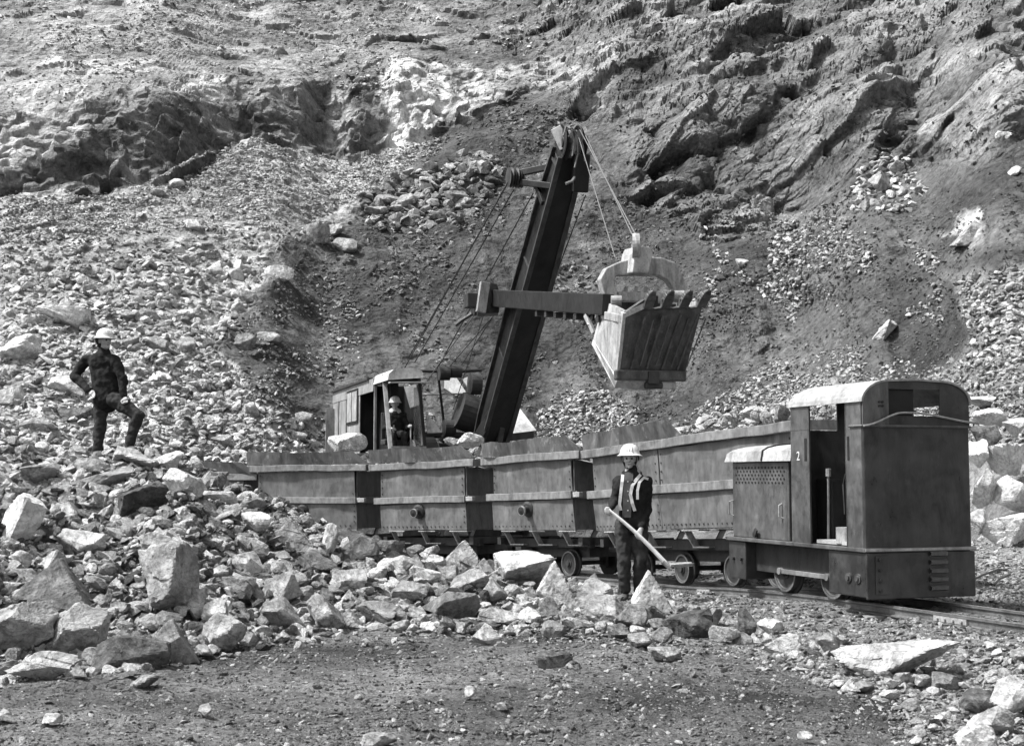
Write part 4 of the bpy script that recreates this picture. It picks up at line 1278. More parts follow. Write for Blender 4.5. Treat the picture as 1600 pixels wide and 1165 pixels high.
# ================================================================ wagons (local x: towards the locomotive, y: far side)
def rock_load(parent_loc, rz, L, W, z, heap, seed, label, grp='stone loads in the wagons'):
    r = np.random.default_rng(seed)
    n = 46; X, Y = np.meshgrid(np.linspace(-L / 2, L / 2, n), np.linspace(-W / 2, W / 2, 22))
    e = (1 - (2 * X / L) ** 6) * (1 - (2 * Y / W) ** 4)
    f_, _ = facet(X / .17 + seed, Y / .17, 1, 3)
    Z = z - .12 + e * heap * (.55 + fbm(X * 1.3 + seed, Y * 1.3, 3, 5)) + .07 * f_
    v = np.stack([X, Y, Z], -1).reshape(-1, 3)
    i = np.arange(21)[:, None] * n + np.arange(n - 1)[None]
    q = np.stack([i, i + 1, i + n + 1, i + n], -1).reshape(-1, 4)
    me = mesh_np('stone_load', v, q, M['rock_mid'])
    o = bpy.data.objects.new('stone_load', me); COL.objects.link(o)
    o.location = parent_loc; o.rotation_euler = (0, 0, rz)
    o['label'] = label; o['category'] = 'stone load'; o['group'] = grp; o['kind'] = 'stuff'
    return o

def dent(o, amp, nx=13, nz=2, seed=0):
    bm = bmesh.new(); bm.from_mesh(o.data)
    le = [e for e in bm.edges if abs(e.verts[0].co.x - e.verts[1].co.x) > .5]
    bmesh.ops.subdivide_edges(bm, edges=le, cuts=nx, use_grid_fill=True)
    ze = [e for e in bm.edges if abs(e.verts[0].co.z - e.verts[1].co.z) > .3]
    if nz and ze: bmesh.ops.subdivide_edges(bm, edges=ze, cuts=nz, use_grid_fill=True)
    P = np.array([v.co[:] for v in bm.verts])
    a = fbm(P[:, 0] * 1.5 + seed, P[:, 2] * 1.5 + seed * .37, 3, 3) * amp * 2; c = fbm(P[:, 0] * 1.1 + seed * 1.7, P[:, 1] * 0 + seed, 3, 6) * amp * 1.3
    for v, q, r_ in zip(bm.verts, a, c): v.co.y += q; v.co.z += r_
    bm.normal_update(); bm.to_mesh(o.data); bm.free()
    return o
def wagon(center, az, L, label, grade=0.0, long=False, knob=True):
    """az: heading of the far direction from straight ahead, to the left"""
    rz = math.radians(-90) + az
    t = thing('mine_wagon', label, 'wagon', center, (0, -grade, rz), 'steel mine wagons of the train')
    W = 1.5; hw = W / 2; z0 = .75; zm = 1.23; z1 = 1.87
    if long: plates = [(-L / 2, -L / 2 + 2.05), (-L / 2 + 2.05, L / 2)]
    else: plates = [(-L / 2, L / 2)]
    th = .012
    # near and far side plates; upper ones lean out slightly
    for sd in (-1, 1):
        for a, c in plates:
            b = MB(); b.prism([(sd * (hw - .03), z0), (sd * hw, zm), (sd * (hw - .02), zm), (sd * (hw - .05), z0)], 0, a + .004, c - .004); dent(b.build('lower_side_plate', M['wagon'], t), .018, seed=center[0] * 9 + sd)
            b = MB(); b.prism([(sd * (hw - .03), zm), (sd * (hw + .0), z1), (sd * (hw - .02), z1), (sd * (hw - .05), zm)], 0, a + .03, c - (.03 if not long or c == L / 2 else .004)); dent(b.build('upper_side_plate', M['wagon'], t), .020, seed=center[0] * 7 + sd)
        b = MB(); b.span((-L / 2 - .12, sd * (hw - .06), zm + .01), (L / 2 + .02, sd * (hw + .05), zm + .13)); dent(b.build('side_band', M['wagon_band'], t, .008), .009, seed=center[0] * 5 + sd)
        if sd < 0:
            b = MB(); b.span((L / 2 + .02, -hw - .02, zm + .03), (L / 2 + .20, -hw + .06, zm + .11)); b.build('band_stub', M['iron_light'], t, .008)
        b = MB(); b.span((-L / 2 - .22, sd * (hw - .07), z1), (L / 2 + .28, sd * (hw + .07), z1 + .125)); dent(b.build('rim_band', M['wagon_band'], t, .008), .020, seed=center[0] * 3 + sd)
        # outward leaning splash board with its sloped right end
        Lb = L / 2 - .05 if not long else -.25
        x0 = -L / 2 - .22
        b = MB(); vs = []
        for y, zz in ((sd * (hw + .04), 0), (sd * (hw + .075), 1)):
            for dy in (0, -sd * .025):
                vs += [(x0, y + dy, z1 + .125 + zz * .26), (Lb + (.38 if zz == 0 else 0), y + dy, z1 + .125 + zz * .25)]
        b.add(vs, [(0, 1, 5, 4), (2, 6, 7, 3), (0, 4, 6, 2), (1, 3, 7, 5), (4, 5, 7, 6), (0, 2, 3, 1)])
        dent(b.build('splash_board', M['wagon_board'], t), .045, 14, 0, seed=center[0] * 4 + sd)
    for ex in (-1, 1):
        x = ex * L / 2
        b = MB(); b.span((min(x, x - ex * th * 2), -hw + .04, z0), (max(x, x - ex * th * 2), hw - .04, z1)); b.build('end_plate', M['wagon'], t)
        b = MB(); b.span((min(x + ex * .20, x + ex * .26), -hw - .06, z1 + .0), (max(x + ex * .20, x + ex * .26), hw + .06, z1 + .115)); b.build('end_rim', M['wagon_band'], t)
        b = MB(); b.span((min(x, x + ex * .05), -hw + .05, zm + .01), (max(x, x + ex * .05), hw - .05, zm + .13)); b.build('end_band', M['wagon_band'], t)
    b = MB(); b.span((-L / 2 + .02, -hw + .06, z0 - .0), (L / 2 - .02, hw - .06, z0 + .03)); b.build('tub_floor', M['under'], t)
    # rivets along the bottom and the plate edges
    b = MB()
    def riv(x, z, y): b.cyl((x, -hw + y, z), (x, -hw + y - .012, z), .0135, n=6)
    k = -L / 2 + .08
    while k < L / 2 - .04: riv(k, z0 + .06, .026); k += .115
    for a, c in plates:
        for q in range(4):
            riv(c - .05, z0 + .14 + q * .1, .02); riv(c - .08, zm + .2 + q * .12, .01); riv(a + .08, zm + .2 + q * .12, .01)
    b.build('rivets', M['under'], t, kind='stuff')
    if knob:
        b = MB()
        c = (-.05, -hw - .0, 1.09)
        b.lathe([(.0, .0), (.13, 0), (.135, .03), (.10, .05), (.06, .055), (.055, .15), (.075, .16), (.07, .20), (0, .21)], c, (.25, -1, -.15), 16)
        k_ = b.build('tipping_roller', M['under'], t)
        b = MB(); b.lathe([(.04, .2), (.078, .2), (.08, .165)], c, (.25, -1, -.15), 16); b.build('roller_cap', M['iron_light'], k_)
    # underframe
    b = MB()
    for y in (-.42, .42): b.span((-L / 2 - .05, y - .05, .46), (L / 2 + .05, y + .05, .60))
    b.span((-L / 2 - .05, -.62, .50), (-L / 2 + .06, .62, .62)); b.span((L / 2 - .06, -.62, .50), (L / 2 + .05, .62, .62))
    b.span((-L / 2 + .2, -.3, .3), (L / 2 - .2, .3, .46))
    b.build('underframe', M['under'], t)
    nb = 3
    for k in range(nb):
        x = -L / 2 + (.25 + k * .86 if not long else .3 + k * 1.15)
        for sd in (-1, 1):
            b = MB()
            b.prism([(sd * .60, z0 - .015), (sd * .70, z0 - .015), (sd * .55, .49), (sd * .45, .49)], 0, x, x + .03)
            b.span((x, min(sd * .44, sd * .56), .49), (x + .42, max(sd * .44, sd * .56), .51))
            b.span((x - .02, min(sd * .55, sd * .72), z0 - .03), (x + .44, max(sd * .55, sd * .72), z0 - .012))
            b.build('support_bracket', M['iron_light'], t)
    wx_ = (-.62, .62) if not long else (-1.75, -.55, .75, 1.75)
    for x in wx_:
        for sd in (-1, 1):
            wheel(x, sd, .20, t)
        b = MB(); b.cyl((x, -.4, .2), (x, .4, .2), .035, n=8); b.build('axle', M['under'], t)
        for sd in (-1, 1):
            b = MB(); b.span((x - .13, sd * .49 - .03, .10), (x + .13, sd * .49 + .03, .47)) if False else b.span((x - .09, min(sd * .30, sd * .24), .12), (x + .09, max(sd * .30, sd * .24), .46)); b.build('axle_box', M['under'], t)
    b = MB(); b.span((L / 2, -.06, .38), (L / 2 + .34, .06, .48)); b.span((-L / 2 - .34, -.06, .38), (-L / 2, .06, .48)); b.build('coupling', M['under'], t)
    return t, rz

WG = [((3.0, 18.55, -.02), math.radians(23.2), 5.3, 'long riveted steel wagon with a higher rim, half hidden behind the locomotive bonnet', .048, True, False),
      ((.96, 22.72, -.2), math.radians(33), 2.4, 'steel tipping wagon between the long wagon and the one below the excavator boom foot', .035, False, True),
      ((-1.12, 25.42, -.31), math.radians(44.6), 2.42, 'steel tipping wagon directly in front of the excavator cab', .03, False, True),
      ((-3.72, 27.33, -.35), math.radians(62), 2.42, 'steel tipping wagon with a big pale boulder on top, left of the excavator cab', .01, False, True),
      ((-6.4, 28.4, -.52), math.radians(76), 2.4, 'mostly buried steel wagon seen as a rim right of the standing man', .0, False, True),
      ((-9.6, 28.95, -.52), math.radians(85), 2.4, 'steel wagon rim visible behind the boots of the standing man', .0, False, True)]
LDL = ['heap of broken stone rising above the rim of the long wagon', 'broken stone filling the tipping wagon next to the long one', 'broken stone in the wagon in front of the excavator cab',
       'broken stone in the wagon left of the excavator cab', 'broken stone in the mostly buried wagon', 'broken stone in the wagon behind the standing man']
for i, (c, az, L, lab, gr, lg, kn) in enumerate(WG):
    t, rz = wagon(c, az, L, lab, gr, lg, kn)
    rock_load(c, rz, L + .1, 1.38, 2.0, .20 if not lg else .30, 40 + i, LDL[i])
LP = []; LS = []
for i, (c, az, L, lab, gr, lg, kn) in enumerate(WG):
    n_ = 260 if lg else 130
    lx = rng.uniform(-L / 2 + .05, L / 2 - .05, n_); ly = rng.uniform(-.62, .62, n_)
    hh = c[2] + 2.0 + (.34 if lg else .24) * (1 - (2 * lx / L) ** 6) * (1 - (ly / .75) ** 4) * rng.uniform(.3, 1, n_) + gr * lx - .03
    LP.append(np.stack([c[0] + math.sin(az) * lx + math.cos(az) * ly, c[1] - math.cos(az) * lx + math.sin(az) * ly, hh], -1)); LS.append(.06 + .26 * rng.random(n_) ** 2)
scatter_object('rubble', np.concatenate(LP), np.concatenate(LS), M['rubble_pale'], 'broken stones lying on top of the wagon loads')
boulder(542, 692, 64, 32, 'p', 'block', 'big pale boulder riding on the right end of the wagon left of the cab', Y=27.0, group='boulders loaded on the wagons')
boulder(735, 688, 42, 24, 'p', 'block', 'pale boulder on the right end of the wagon in front of the excavator cab', Y=24.6, group='boulders loaded on the wagons')
boulder(706, 690, 26, 14, 'p', 'block', 'small pale rock left of the boulder under the boom foot', Y=24.8, group='boulders loaded on the wagons')
boulder(871, 698, 20, 10, 'm', 'block', 'small rock on the rim of the wagon next to the long one', Y=22.4, group='boulders loaded on the wagons')

# ================================================================ excavator (face shovel)
# local frame: x right (seen from behind the camera), y forward to the camera side, built in world axes through matrix XM
XF = Vector((.29, -.957, 0)).normalized(); XR = Vector((.957, .29, 0)).normalized()
XO = Vector((-.42, 29.6, -.42))
XM = Matrix(((XR.x, XF.x, 0, 0), (XR.y, XF.y, 0, 0), (0, 0, 1, 0), (0, 0, 0, 1)))
ex = thing('face_shovel_excavator', 'rope operated face shovel excavator with raised dark boom behind the wagons', 'excavator', XO)
def EB(): return MB(XM)
# local coordinates: x right, y forward, z up from ground; boom foot at (0,0,1.5)
for sx in (-1, 1):
    b = EB()
    prof = []
    for k in range(7): t = -PI / 2 + PI * k / 6; prof.append((1.5 + .38 * math.cos(t) - 1.2, .40 + .38 * math.sin(t)))
    for k in range(7): t = PI / 2 + PI * k / 6; prof.append((-1.8 + .38 * math.cos(t) - 1.2, .40 + .38 * math.sin(t)))
    b.prism(prof, 0, sx * 1.0 - .28, sx * 1.0 + .28); b.build('crawler_track', M['under'], ex)
b = EB(); b.span((-.9, -2.6, .5), (.9, -.4, 1.0)); b.cyl((0, -1.4, .9), (0, -1.4, 1.25), .8, n=24); b.build('undercarriage', M['under'], ex)
b = EB(); b.span((-2.6, -5.4, 1.25), (1.5, .2, 1.45)); b.build('revolving_deck', M['under'], ex)
# cab: front face px 608..665 at Y~29 ; roof py 572
def XL(px, py, y):      # local point seen at a photo pixel with local forward coordinate y
    # solve for the point on the ray with (P-XO).XF = y
    rx, rz = ray(px, py)
    Y = (y + XO.x * XF.x + XO.y * XF.y) / (rx * XF.x + XF.y)
    P = Vector((rx * Y, Y, CAMZ + rz * Y)) - XO
    return Vector((P.dot(XR), P.dot(XF), P.z))
cf = .55
A_ = XL(608, 578, cf); B_ = XL(652, 576, cf); C_ = XL(668, 700, cf)
cx0, cx1 = A_.x, B_.x + .28; ctop = A_.z - .05; cbot = 1.45
cback = -1.05
# corner posts, sills and roof of the cab: each its own piece
b = EB(); b.beam((cx0 + .04, cf, cbot), (cx0 + .04, cf, cbot + .95), .09, .09, (0, 1, 0)); b.beam((cx0 + .04, cf, cbot + .95), (cx0 + .04, cf - .75, ctop), .08, .08, (0, 1, 0)); b.build('cab_post', M['house'], ex)
b = EB(); b.beam((cx1 - .04, cf, cbot), (cx1 - .10, cf, cbot + .95), .07, .07, (0, 1, 0)); b.beam((cx1 - .10, cf, cbot + .95), (cx1 - .24, cf - .05, ctop), .06, .06, (0, 1, 0)); b.build('cab_post', M['black'], ex)
b = EB(); b.beam((cx0 + .02, -1.05, cbot), (cx0 + .02, -1.05, ctop), .05, .06, (0, 1, 0)); b.build('door_post', M['house'], ex)
b = EB(); b.span((cx0, -1.03, cbot), (cx0 + .03, cf, cbot + .85)); b.build('cab_side_panel', M['house'], ex)
b = EB(); b.span((cx0 + .1, cf - .01, cbot + .08), (cx1 - .1, cf + .0, cbot + .98)); b.build('lower_windscreen', M['glass'], ex)
b = EB(); b.beam((cx0 + .05, cf + .01, cbot + 1.0), (cx1 - .08, cf + .01, cbot + 1.0), .04, .05); b.beam((cx0 + .05, cf + .02, cbot + .05), (cx1 - .05, cf + .02, cbot + .05), .05, .06); b.build('windscreen_rail', M['house'], ex)
b = EB(); b.beam((cx0 - .02, cf + .12, ctop - .22), (cx1 + .0, cf + .12, ctop - .20), .20, .025); b.build('sun_visor', M['deck'], ex)
b = EB(); b.span((cx0 + .05, cf - .38, ctop - .2), (cx1 - .2, cf - .3, ctop - .02)); b.build('cab_header', M['black'], ex)
rf = [(cx0 - .03, ctop - .16), (cx0 + .0, ctop - .02), (cx0 + .10, ctop + .07), (cx0 + .3, ctop + .10), (cx1 - .32, ctop + .10), (cx1 - .18, ctop + .05), (cx1 - .15, ctop - .05), (cx1 - .16, ctop - .10)]
vs = []; fs = []
P8 = rf
b = EB()
for y in (cf + .02, -1.3): 
    for p in P8: vs.append((p[0], y, p[1]))
n8 = len(P8)
fs = [(k, k + 1, n8 + k + 1, n8 + k) for k in range(n8 - 1)] + [tuple(range(n8 - 1, -1, -1)), tuple(range(n8, 2 * n8))]
b.add(vs, fs); b.build('cab_roof', M['deck'], ex)
b = EB(); b.span((cx0 + 1.1, -6.2, cbot), (cx0 + 1.15, -1.3, ctop - .1)); b.build('inner_shade_wall', M['black'], ex)  # black wall added so the house interior looks shaded
# right-hand window of the cab (pale pane behind)
b = EB(); b.span((cx1 - .13, cf - 1.0, cbot + 1.05), (cx1 - .11, cf - .15, ctop - .25)); b.build('side_window', M['glass'], ex)
b = EB(); b.span((cx1 - .10, cf - 1.2, cbot), (cx1 - .07, cf - .1, cbot + .95)); b.build('cab_side_panel', M['house'], ex)
# machinery house, running back to the left
H0 = XL(583, 585, -.45); 
hb = -5.2
b = EB(); b.span((cx0, -.9, cbot), (cx0 + .03, -.35, ctop - .02)) if False else None
# dark doorway: the opening is left clear, an added black wall inside stands in for the shade
b = EB(); b.span((cx0 + .45, -2.9, cbot), (cx0 + .5, -1.3, ctop - .1)); b.span((cx0 + .02, -2.98, cbot), (cx0 + 1.08, -2.92, ctop - .06)); b.build('doorway_shade_wall', M['black'], ex)
b = EB(); b.span((cx0 + .4, -1.3, cbot), (cx1 - .30, -1.25, ctop)); b.span((cx1 - .30, -1.3, cbot), (cx1 - .1, -1.25, cbot + 1.15)); b.span((cx0+.03, -1.28, cbot), (cx0 + .1, -1.25, ctop)); b.build('cab_back', M['black'], ex)  # black colour stands in for the shade behind the operator
y_ = -2.75
wz1, wz0 = XL(553, 612, -3.4).z, XL(553, 658, -3.4).z
for i, (w, nm) in enumerate(((1.75, 'window_panel'), (1.1, 'side_panel'), (1.0, 'side_panel'))):
    b = EB(); b.span((cx0 - .02, y_ - w + .015, cbot), (cx0 + .01, y_ - .0, ctop - .30)); pn = b.build(nm, M['house'], ex, .008)
    if i == 0:
        b = EB(); b.span((cx0 - .045, y_ - 1.65, wz0 - .06), (cx0 - .02, y_ - .12, wz1 + .06)); wf = b.build('window_frame', M['black'], pn)
        for q in (0, 1):
            b = EB(); b.span((cx0 - .055, y_ - 1.56 + q * .72, wz0), (cx0 - .045, y_ - .92 + q * .70, wz1)); b.build('window_pane', M['loco_roof'], pn)
    else:
        b = EB(); b.tube([(cx0 - .03, y_ - .01, z) for z in (cbot, cbot + 1, ctop - .3)], .012, 5); b.build('panel_strip', M['under'], pn)
    y_ -= w
b = EB(); b.span((cx0 - .03, y_, ctop - .30), (cx0 + .01, -1.05, ctop - .02)); b.build('cant_rail', M['house'], ex)
b = EB(); b.span((cx0 - .08, y_ - .1, ctop - .02), (cx1 - .4, -1.5, ctop + .03)); b.build('house_roof', M['under'], ex)
b = EB(); b.span((cx0 + .02, y_, cbot), (cx1 - .4, y_ + .03, ctop - .04)); b.build('rear_wall', M['house'], ex)
b = EB(); b.beam((cx0 - .15, y_ + .25, cbot - .2), (cx0 - .13, y_ + .25, ctop - .45), .22, .04, (0, 1, 0)); b.build('open_rear_door', M['house'], ex)
# machinery right of the cab: drums, gear case, white deck plates, gantry
b = EB(); b.cyl((cx1 + .05, -1.2, 2.1), (cx1 + .55, -1.2, 2.1), .55, n=28); b.build('hoist_drum', M['loco_roof'], ex)
b = EB(); b.cyl((cx1 + .1, -1.2, 2.1), (cx1 + .5, -1.2, 2.1), .62, .62, n=28); b.build('drum_flange', M['under'], ex)
b = EB(); b.lathe([(.42, 0), (.60, 0), (.60, .04)], (cx1 - .02, -1.05, 2.05), (-1, 0, 0), 28); b.build('brake_band', M['deck'], ex)
def plate(name, pts, mat, th=.04):
    b = EB(); P = [Vector(p) for p in pts]; nn_ = (P[1] - P[0]).cross(P[2] - P[0]).normalized() * th
    n_ = len(P); b.add(P + [p - nn_ for p in P], [tuple(range(n_)), tuple(range(2 * n_ - 1, n_ - 1, -1))] + [(k, (k + 1) % n_, n_ + (k + 1) % n_, n_ + k) for k in range(n_)])
    return b.build(name, mat, ex)
plate('deck_plate', [XL(666, 642, .1), XL(690, 675, .3), XL(668, 676, .3)], M['deck'])
plate('deck_plate', [XL(789, 606, -1.2), XL(838, 672, .0), XL(780, 680, .0), XL(776, 640, -1.0)], M['deck'])
plate('deck_edge', [XL(834, 673, .0), XL(834, 684, .0), XL(788, 690, .0), XL(788, 678, .0)], M['under'])
plate('machine_guard', [XL(694, 590, -1.6), XL(712, 588, -1.5), XL(728, 612, -1.1), XL(712, 618, -1.0), XL(694, 606, -1.4)], M['house'])
plate('machine_guard', [XL(722, 592, -1.5), XL(742, 584, -1.6), XL(745, 610, -1.2), XL(737, 612, -1.2)], M['house'])
plate('machine_guard', [XL(632, 604, -1.6), XL(650, 600, -1.6), XL(657, 632, -1.4), XL(641, 637, -1.4)], M['loco_roof'])
b = EB(); b.span((cx1 + .0, -3.2, 1.45), (1.1, -1.6, 2.6)); b.build('engine_block', M['under'], ex, .04)
b = EB(); b.span((cx1 - .3, -3.4, 2.75), (1.0, -1.7, 2.85)); b.build('rear_house_roof', M['under'], ex)
for a_, c_, r_ in (((646, 579), (700, 581), .03), ((700, 581), (752, 578), .04), ((660, 616), (738, 615), .018), ((690, 690), (735, 612), .07), ((697, 690), (684, 580), .03)):
    b = EB(); b.tube([XL(a_[0], a_[1], -.9), XL(c_[0], c_[1], -.9)], r_, 8); b.build('gantry_bar', M['iron_light'] if r_ == .018 else M['black'], ex)
for px_, py_, r_ in ((694, 583, .16), (712, 580, .15), (742, 600, .24), (702, 668, .18)):
    p = XL(px_, py_, -.7); b = EB(); b.cyl(p - Vector((.12, 0, 0)), p + Vector((.12, 0, 0)), r_, n=18); b.build('sheave', M['under'], ex)
b = EB(); b.cyl(XL(716, 640, -.6), XL(728, 650, -.6) + Vector((.25, 0, 0)), .42, n=22); b.build('swing_drum', M['under'], ex)
# boom: box girder leaning to the camera
BB0 = XL(763, 700, 0.0); BT = XL(893, 222, 5.0)
bd = (BT - BB0).normalized()
b = EB()
bw = .58
def boomsec(t, w, d_):
    c = BB0.lerp(BT, t); u = Vector((0, 0, 1)); f = bd.cross(Vector((1, 0, 0))).normalized()
    return [c + Vector((a * w / 2, 0, 0)) + f * e * d_ / 2 for a, e in ((-1, -1), (1, -1), (1, 1), (-1, 1))]
secs = [(-.04, .48, .42), (.1, .52, .62), (.5, .50, .66), (.85, .44, .56), (.97, .40, .42)]
vs = []
for s_ in secs: vs += boomsec(*s_)
fs = []
for i in range(len(secs) - 1):
    for k in range(4): fs.append((i * 4 + k, i * 4 + (k + 1) % 4, (i + 1) * 4 + (k + 1) % 4, (i + 1) * 4 + k))
fs += [(3, 2, 1, 0), tuple(range(len(vs) - 4, len(vs)))]
b.add(vs, fs); b.build('boom', M['black'], ex)
fdir = bd.cross(Vector((1, 0, 0))).normalized()
for sx in (-1, 1):
    for e in (-1, 1):
        b = EB(); pp = [BB0.lerp(BT, t) + Vector((sx * (w / 2 + .02), 0, 0)) + fdir * e * (d_ / 2) for t, w, d_ in secs]
        for p, q in zip(pp, pp[1:]): b.beam(p, q, .10, .05, fdir)
        b.build('boom_flange', M['boom_edge'], ex)
    b = EB()
    for t in np.linspace(.04, .94, 4):
        c = BB0.lerp(BT, t) + Vector((sx * (.265 - .05 * t), 0, 0)); b.beam(c - fdir * .25, c + fdir * .25, .04, .05, bd)
    b.build('boom_stiffeners', M['boom_edge'], ex, kind='stuff')
# boom foot props
b = EB(); b.beam(XL(742, 695, .5), XL(803, 590, 1.2), .16, .22); b.build('boom_prop', M['black'], ex, .01)
b = EB(); b.beam(XL(778, 695, .5), XL(797, 588, 1.25), .12, .18); b.build('boom_prop', M['boom_edge'], ex, .01)
# boom head sheaves and guard
for dx in (-.16, .16):
    c = BT + Vector((dx, 0, 0)) - bd * .02
    b = EB(); b.lathe([(0, -.04), (.1, -.04), (.11, -.02), (.26, -.02), (.33, -.06), (.35, -.05), (.31, 0), (.35, .05), (.33, .06), (.26, .02), (.11, .02), (.1, .04), (0, .04)], c, (1, 0, 0), 28); b.build('boom_head_sheave', M['black'], ex)
b = EB(); b.beam(XL(884, 232, 5.0), XL(869, 200, 4.9), .10, .22); b.beam(XL(890, 236, 5.0), XL(884, 199, 5.0), .08, .12); b.build('head_bracket', M['iron_light'], ex, .01)
b = EB(); b.beam(XL(905, 300, 4.9), XL(908, 240, 5.1), .30, .34); b.build('head_guard', M['black'], ex, .03)
# suspension bracket on the back of the boom head
b = EB(); b.beam(XL(806, 272, 3.7), XL(872, 258, 4.4), .10, .12); b.build('bracket_arm', M['black'], ex, .01)
b = EB(); b.beam(XL(806, 284, 3.7), XL(862, 291, 4.4), .12, .12); b.build('bracket_arm', M['black'], ex, .01)
b = EB(); b.beam(XL(838, 290, 4.0), XL(848, 318, 4.3), .06, .10); b.build('bracket_strut', M['black'], ex, .01)
for k in (-1, 0, 1):
    c = XL(805 + 0, 278, 3.7) + Vector((k * .11, 0, 0)); b = EB(); b.lathe([(0, -.03), (.2, -.03), (.16, 0), (.2, .03), (0, .03)], c, (1, 0, 0), 20); b.build('bracket_sheave', M['boom_edge'], ex)
# ropes
def rope(a, c, r=.014, mat='rope', y0=0, y1=0, sag=0.0):
    p0, p1 = XL(a[0], a[1], y0), XL(c[0], c[1], y1)
    pts = [p0.lerp(p1, k / 8) - Vector((0, 0, sag * math.sin(PI * k / 8))) for k in range(9)]
    b = EB(); b.tube(pts, r, 5); b.build('wire_rope', M[mat], ex)
rope((795, 283), (640, 556), .014, 'rope', 3.7, -1.6); rope((803, 296), (648, 566), .014, 'rope', 3.7, -1.5); rope((790, 291), (632, 575), .012, 'rope', 3.7, -1.7)
rope((833, 302), (682, 578), .014, 'rope', 3.9, -1.0); rope((757, 470), (655, 612), .012, 'rope', 0.2, -.9); rope((772, 492), (712, 584), .012, 'rope', .4, -.9)
rope((772, 492), (694, 582), .014, 'rope', .4, -.8); rope((760, 478), (708, 640), .010, 'rope', .4, -.8); rope((838, 512), (915, 305), .012, 'rope', 1.7, 4.9)
rope((906, 203), (998, 376), .009, 'rope_pale', 5.2, 8.2); rope((901, 204), (961, 402), .008, 'rope_pale', 5.2, 7.9)
rope((915, 212), (994, 380), .009, 'rope_pale', 5.3, 8.2)
b = EB()
lp = [XL(x, y, 5.1) for x, y in ((890, 206), (900, 205), (906, 222), (908, 245), (904, 268), (894, 283), (884, 287))]
b.tube(lp, .03, 6); b.build('slack_rope', M['rope_pale'], ex)
for lp_ in (((884, 204), (893, 200), (903, 208), (911, 228), (914, 252)), ((888, 214), (896, 203), (902, 214), (903, 240), (898, 262)), ((880, 212), (884, 198), (893, 204), (897, 222), (894, 244))):
    b = EB(); b.tube([XL(x, y, 5.35) for x, y in lp_], .016, 5); b.build('slack_rope', M['rope_pale'], ex)
# dipper stick, twin arms outside the boom, saddle block
S0 = XL(774, 466, 1.9); S1 = XL(950, 476, 8.1)
b = EB(); b.beam(S0, S1, .20, .35, (0, 0, 1)); b.build('dipper_arm', M['black'], ex, .015)
off = Vector((1.0, 0, 0)); b = EB(); b.beam(S0 + off + (S1 - S0) * .25, S1 + off * .8, .16, .36, (0, 0, 1)); b.build('dipper_arm', M['black'], ex, .015)
b = EB()
for t_ in np.linspace(.45, .95, 7):
    c = S0.lerp(S1, t_) - Vector((0, 0, .24)); b.box(c, (.14, .12, .10))
b.build('rack_teeth', M['under'], ex, kind='stuff')
sb = [XL(748, 447, 1.9), XL(758, 438, 1.9), XL(778, 443, 1.9), XL(784, 462, 1.9), XL(781, 489, 1.9), XL(748, 490, 1.9)]
b = EB(); vs = [p + Vector((-.02, 0, 0)) for p in sb] + [p + Vector((.1, -.5, 0)) for p in sb]; n_ = 6
b.add(vs, [tuple(range(6)), tuple(range(11, 5, -1))] + [(k, (k + 1) % 6, 6 + (k + 1) % 6, 6 + k) for k in range(6)]); b.build('saddle_block', M['boom_edge'], ex, .02)
b = EB(); b.beam(XL(758, 441, 2.0), XL(751, 488, 2.0), .12, .20); b.build('saddle_cap', M['iron_light'], ex, .01)
b = EB(); b.box(XL(742, 470, 1.8), (.4, .3, .3)); b.build('crowd_gear_case', M['under'], ex, .02)
b = EB(); b.cyl(XL(738, 482, .1), XL(752, 480, .1), .17, n=12); b.build('crowd_gear', M['under'], ex, .01)
b = EB(); b.cyl(XL(800, 470, 2.3) , XL(860, 480, 2.6), .2, n=18); b.build('shipper_shaft', M['under'], ex)
b = EB(); b.tube([XL(738, 490, 1.9), XL(722, 500, 1.8), XL(712, 508, 1.7)], .04, 6); b.build('crowd_chain', M['under'], ex)

# bucket : own frame, u right, v forward, w up
def BK(u, v, w): return KO + Vector((u, v, w))
KO = XL(1012, 520, 8.3)
# outer corner points, named by photo position on assumed planes
# front plate (forward side)
FBL = XL(968, 588, 8.75); FBR = XL(1067, 590, 8.75)
FTL = XL(978, 486, 9.05); FTM = XL(1012, 470, 9.25); FTR = XL(1100, 468, 9.30)
BTL = XL(946, 470, 7.75); BBL = XL(930, 530, 7.55)
BTR = BTL + Vector((1.30, 0, 0)); BBR = BBL + Vector((1.12, 0, .0))
BLL = XL(953, 570, 8.1)
def solid(pts, faces, name, mat, parent=None, th=.05, bev=0.0):
    b = EB(); b.add(pts, faces); o = b.build(name, mat, parent or ex)
    m = o.modifiers.new('thick', 'SOLIDIFY'); m.thickness = th; m.offset = 0
    if bev: q = o.modifiers.new('bevel', 'BEVEL'); q.width = bev; q.segments = 2
    return o
TC4 = [FTM.lerp(FTR, (k + .05) / 3.12) for k in range(4)]
upv = (FTM - FBL).normalized()
edge = []
for k in (3, 2, 1, 0):
    edge += [TC4[k] + Vector((.09, 0, .02)), TC4[k] + Vector((-.09, 0, .02))]
    if k: 
        m_ = TC4[k].lerp(TC4[k - 1], .5); edge += [m_ - upv * .10 + Vector((.09, 0, 0)), m_ - upv * .13, m_ - upv * .10 + Vector((-.09, 0, 0))]
fp_ = [FBL, FBR, FTR - upv * .12] + edge + [FTL]
bk = solid(fp_, [tuple(range(len(fp_)))], 'bucket_front_plate', M['bucket_shaded'], th=.07)
bk['label'] = 'dark scraped front plate of the bucket'
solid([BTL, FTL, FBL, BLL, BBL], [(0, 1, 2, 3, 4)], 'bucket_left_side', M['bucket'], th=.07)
FR2 = FTR + Vector((-.05, -.05, -.02))
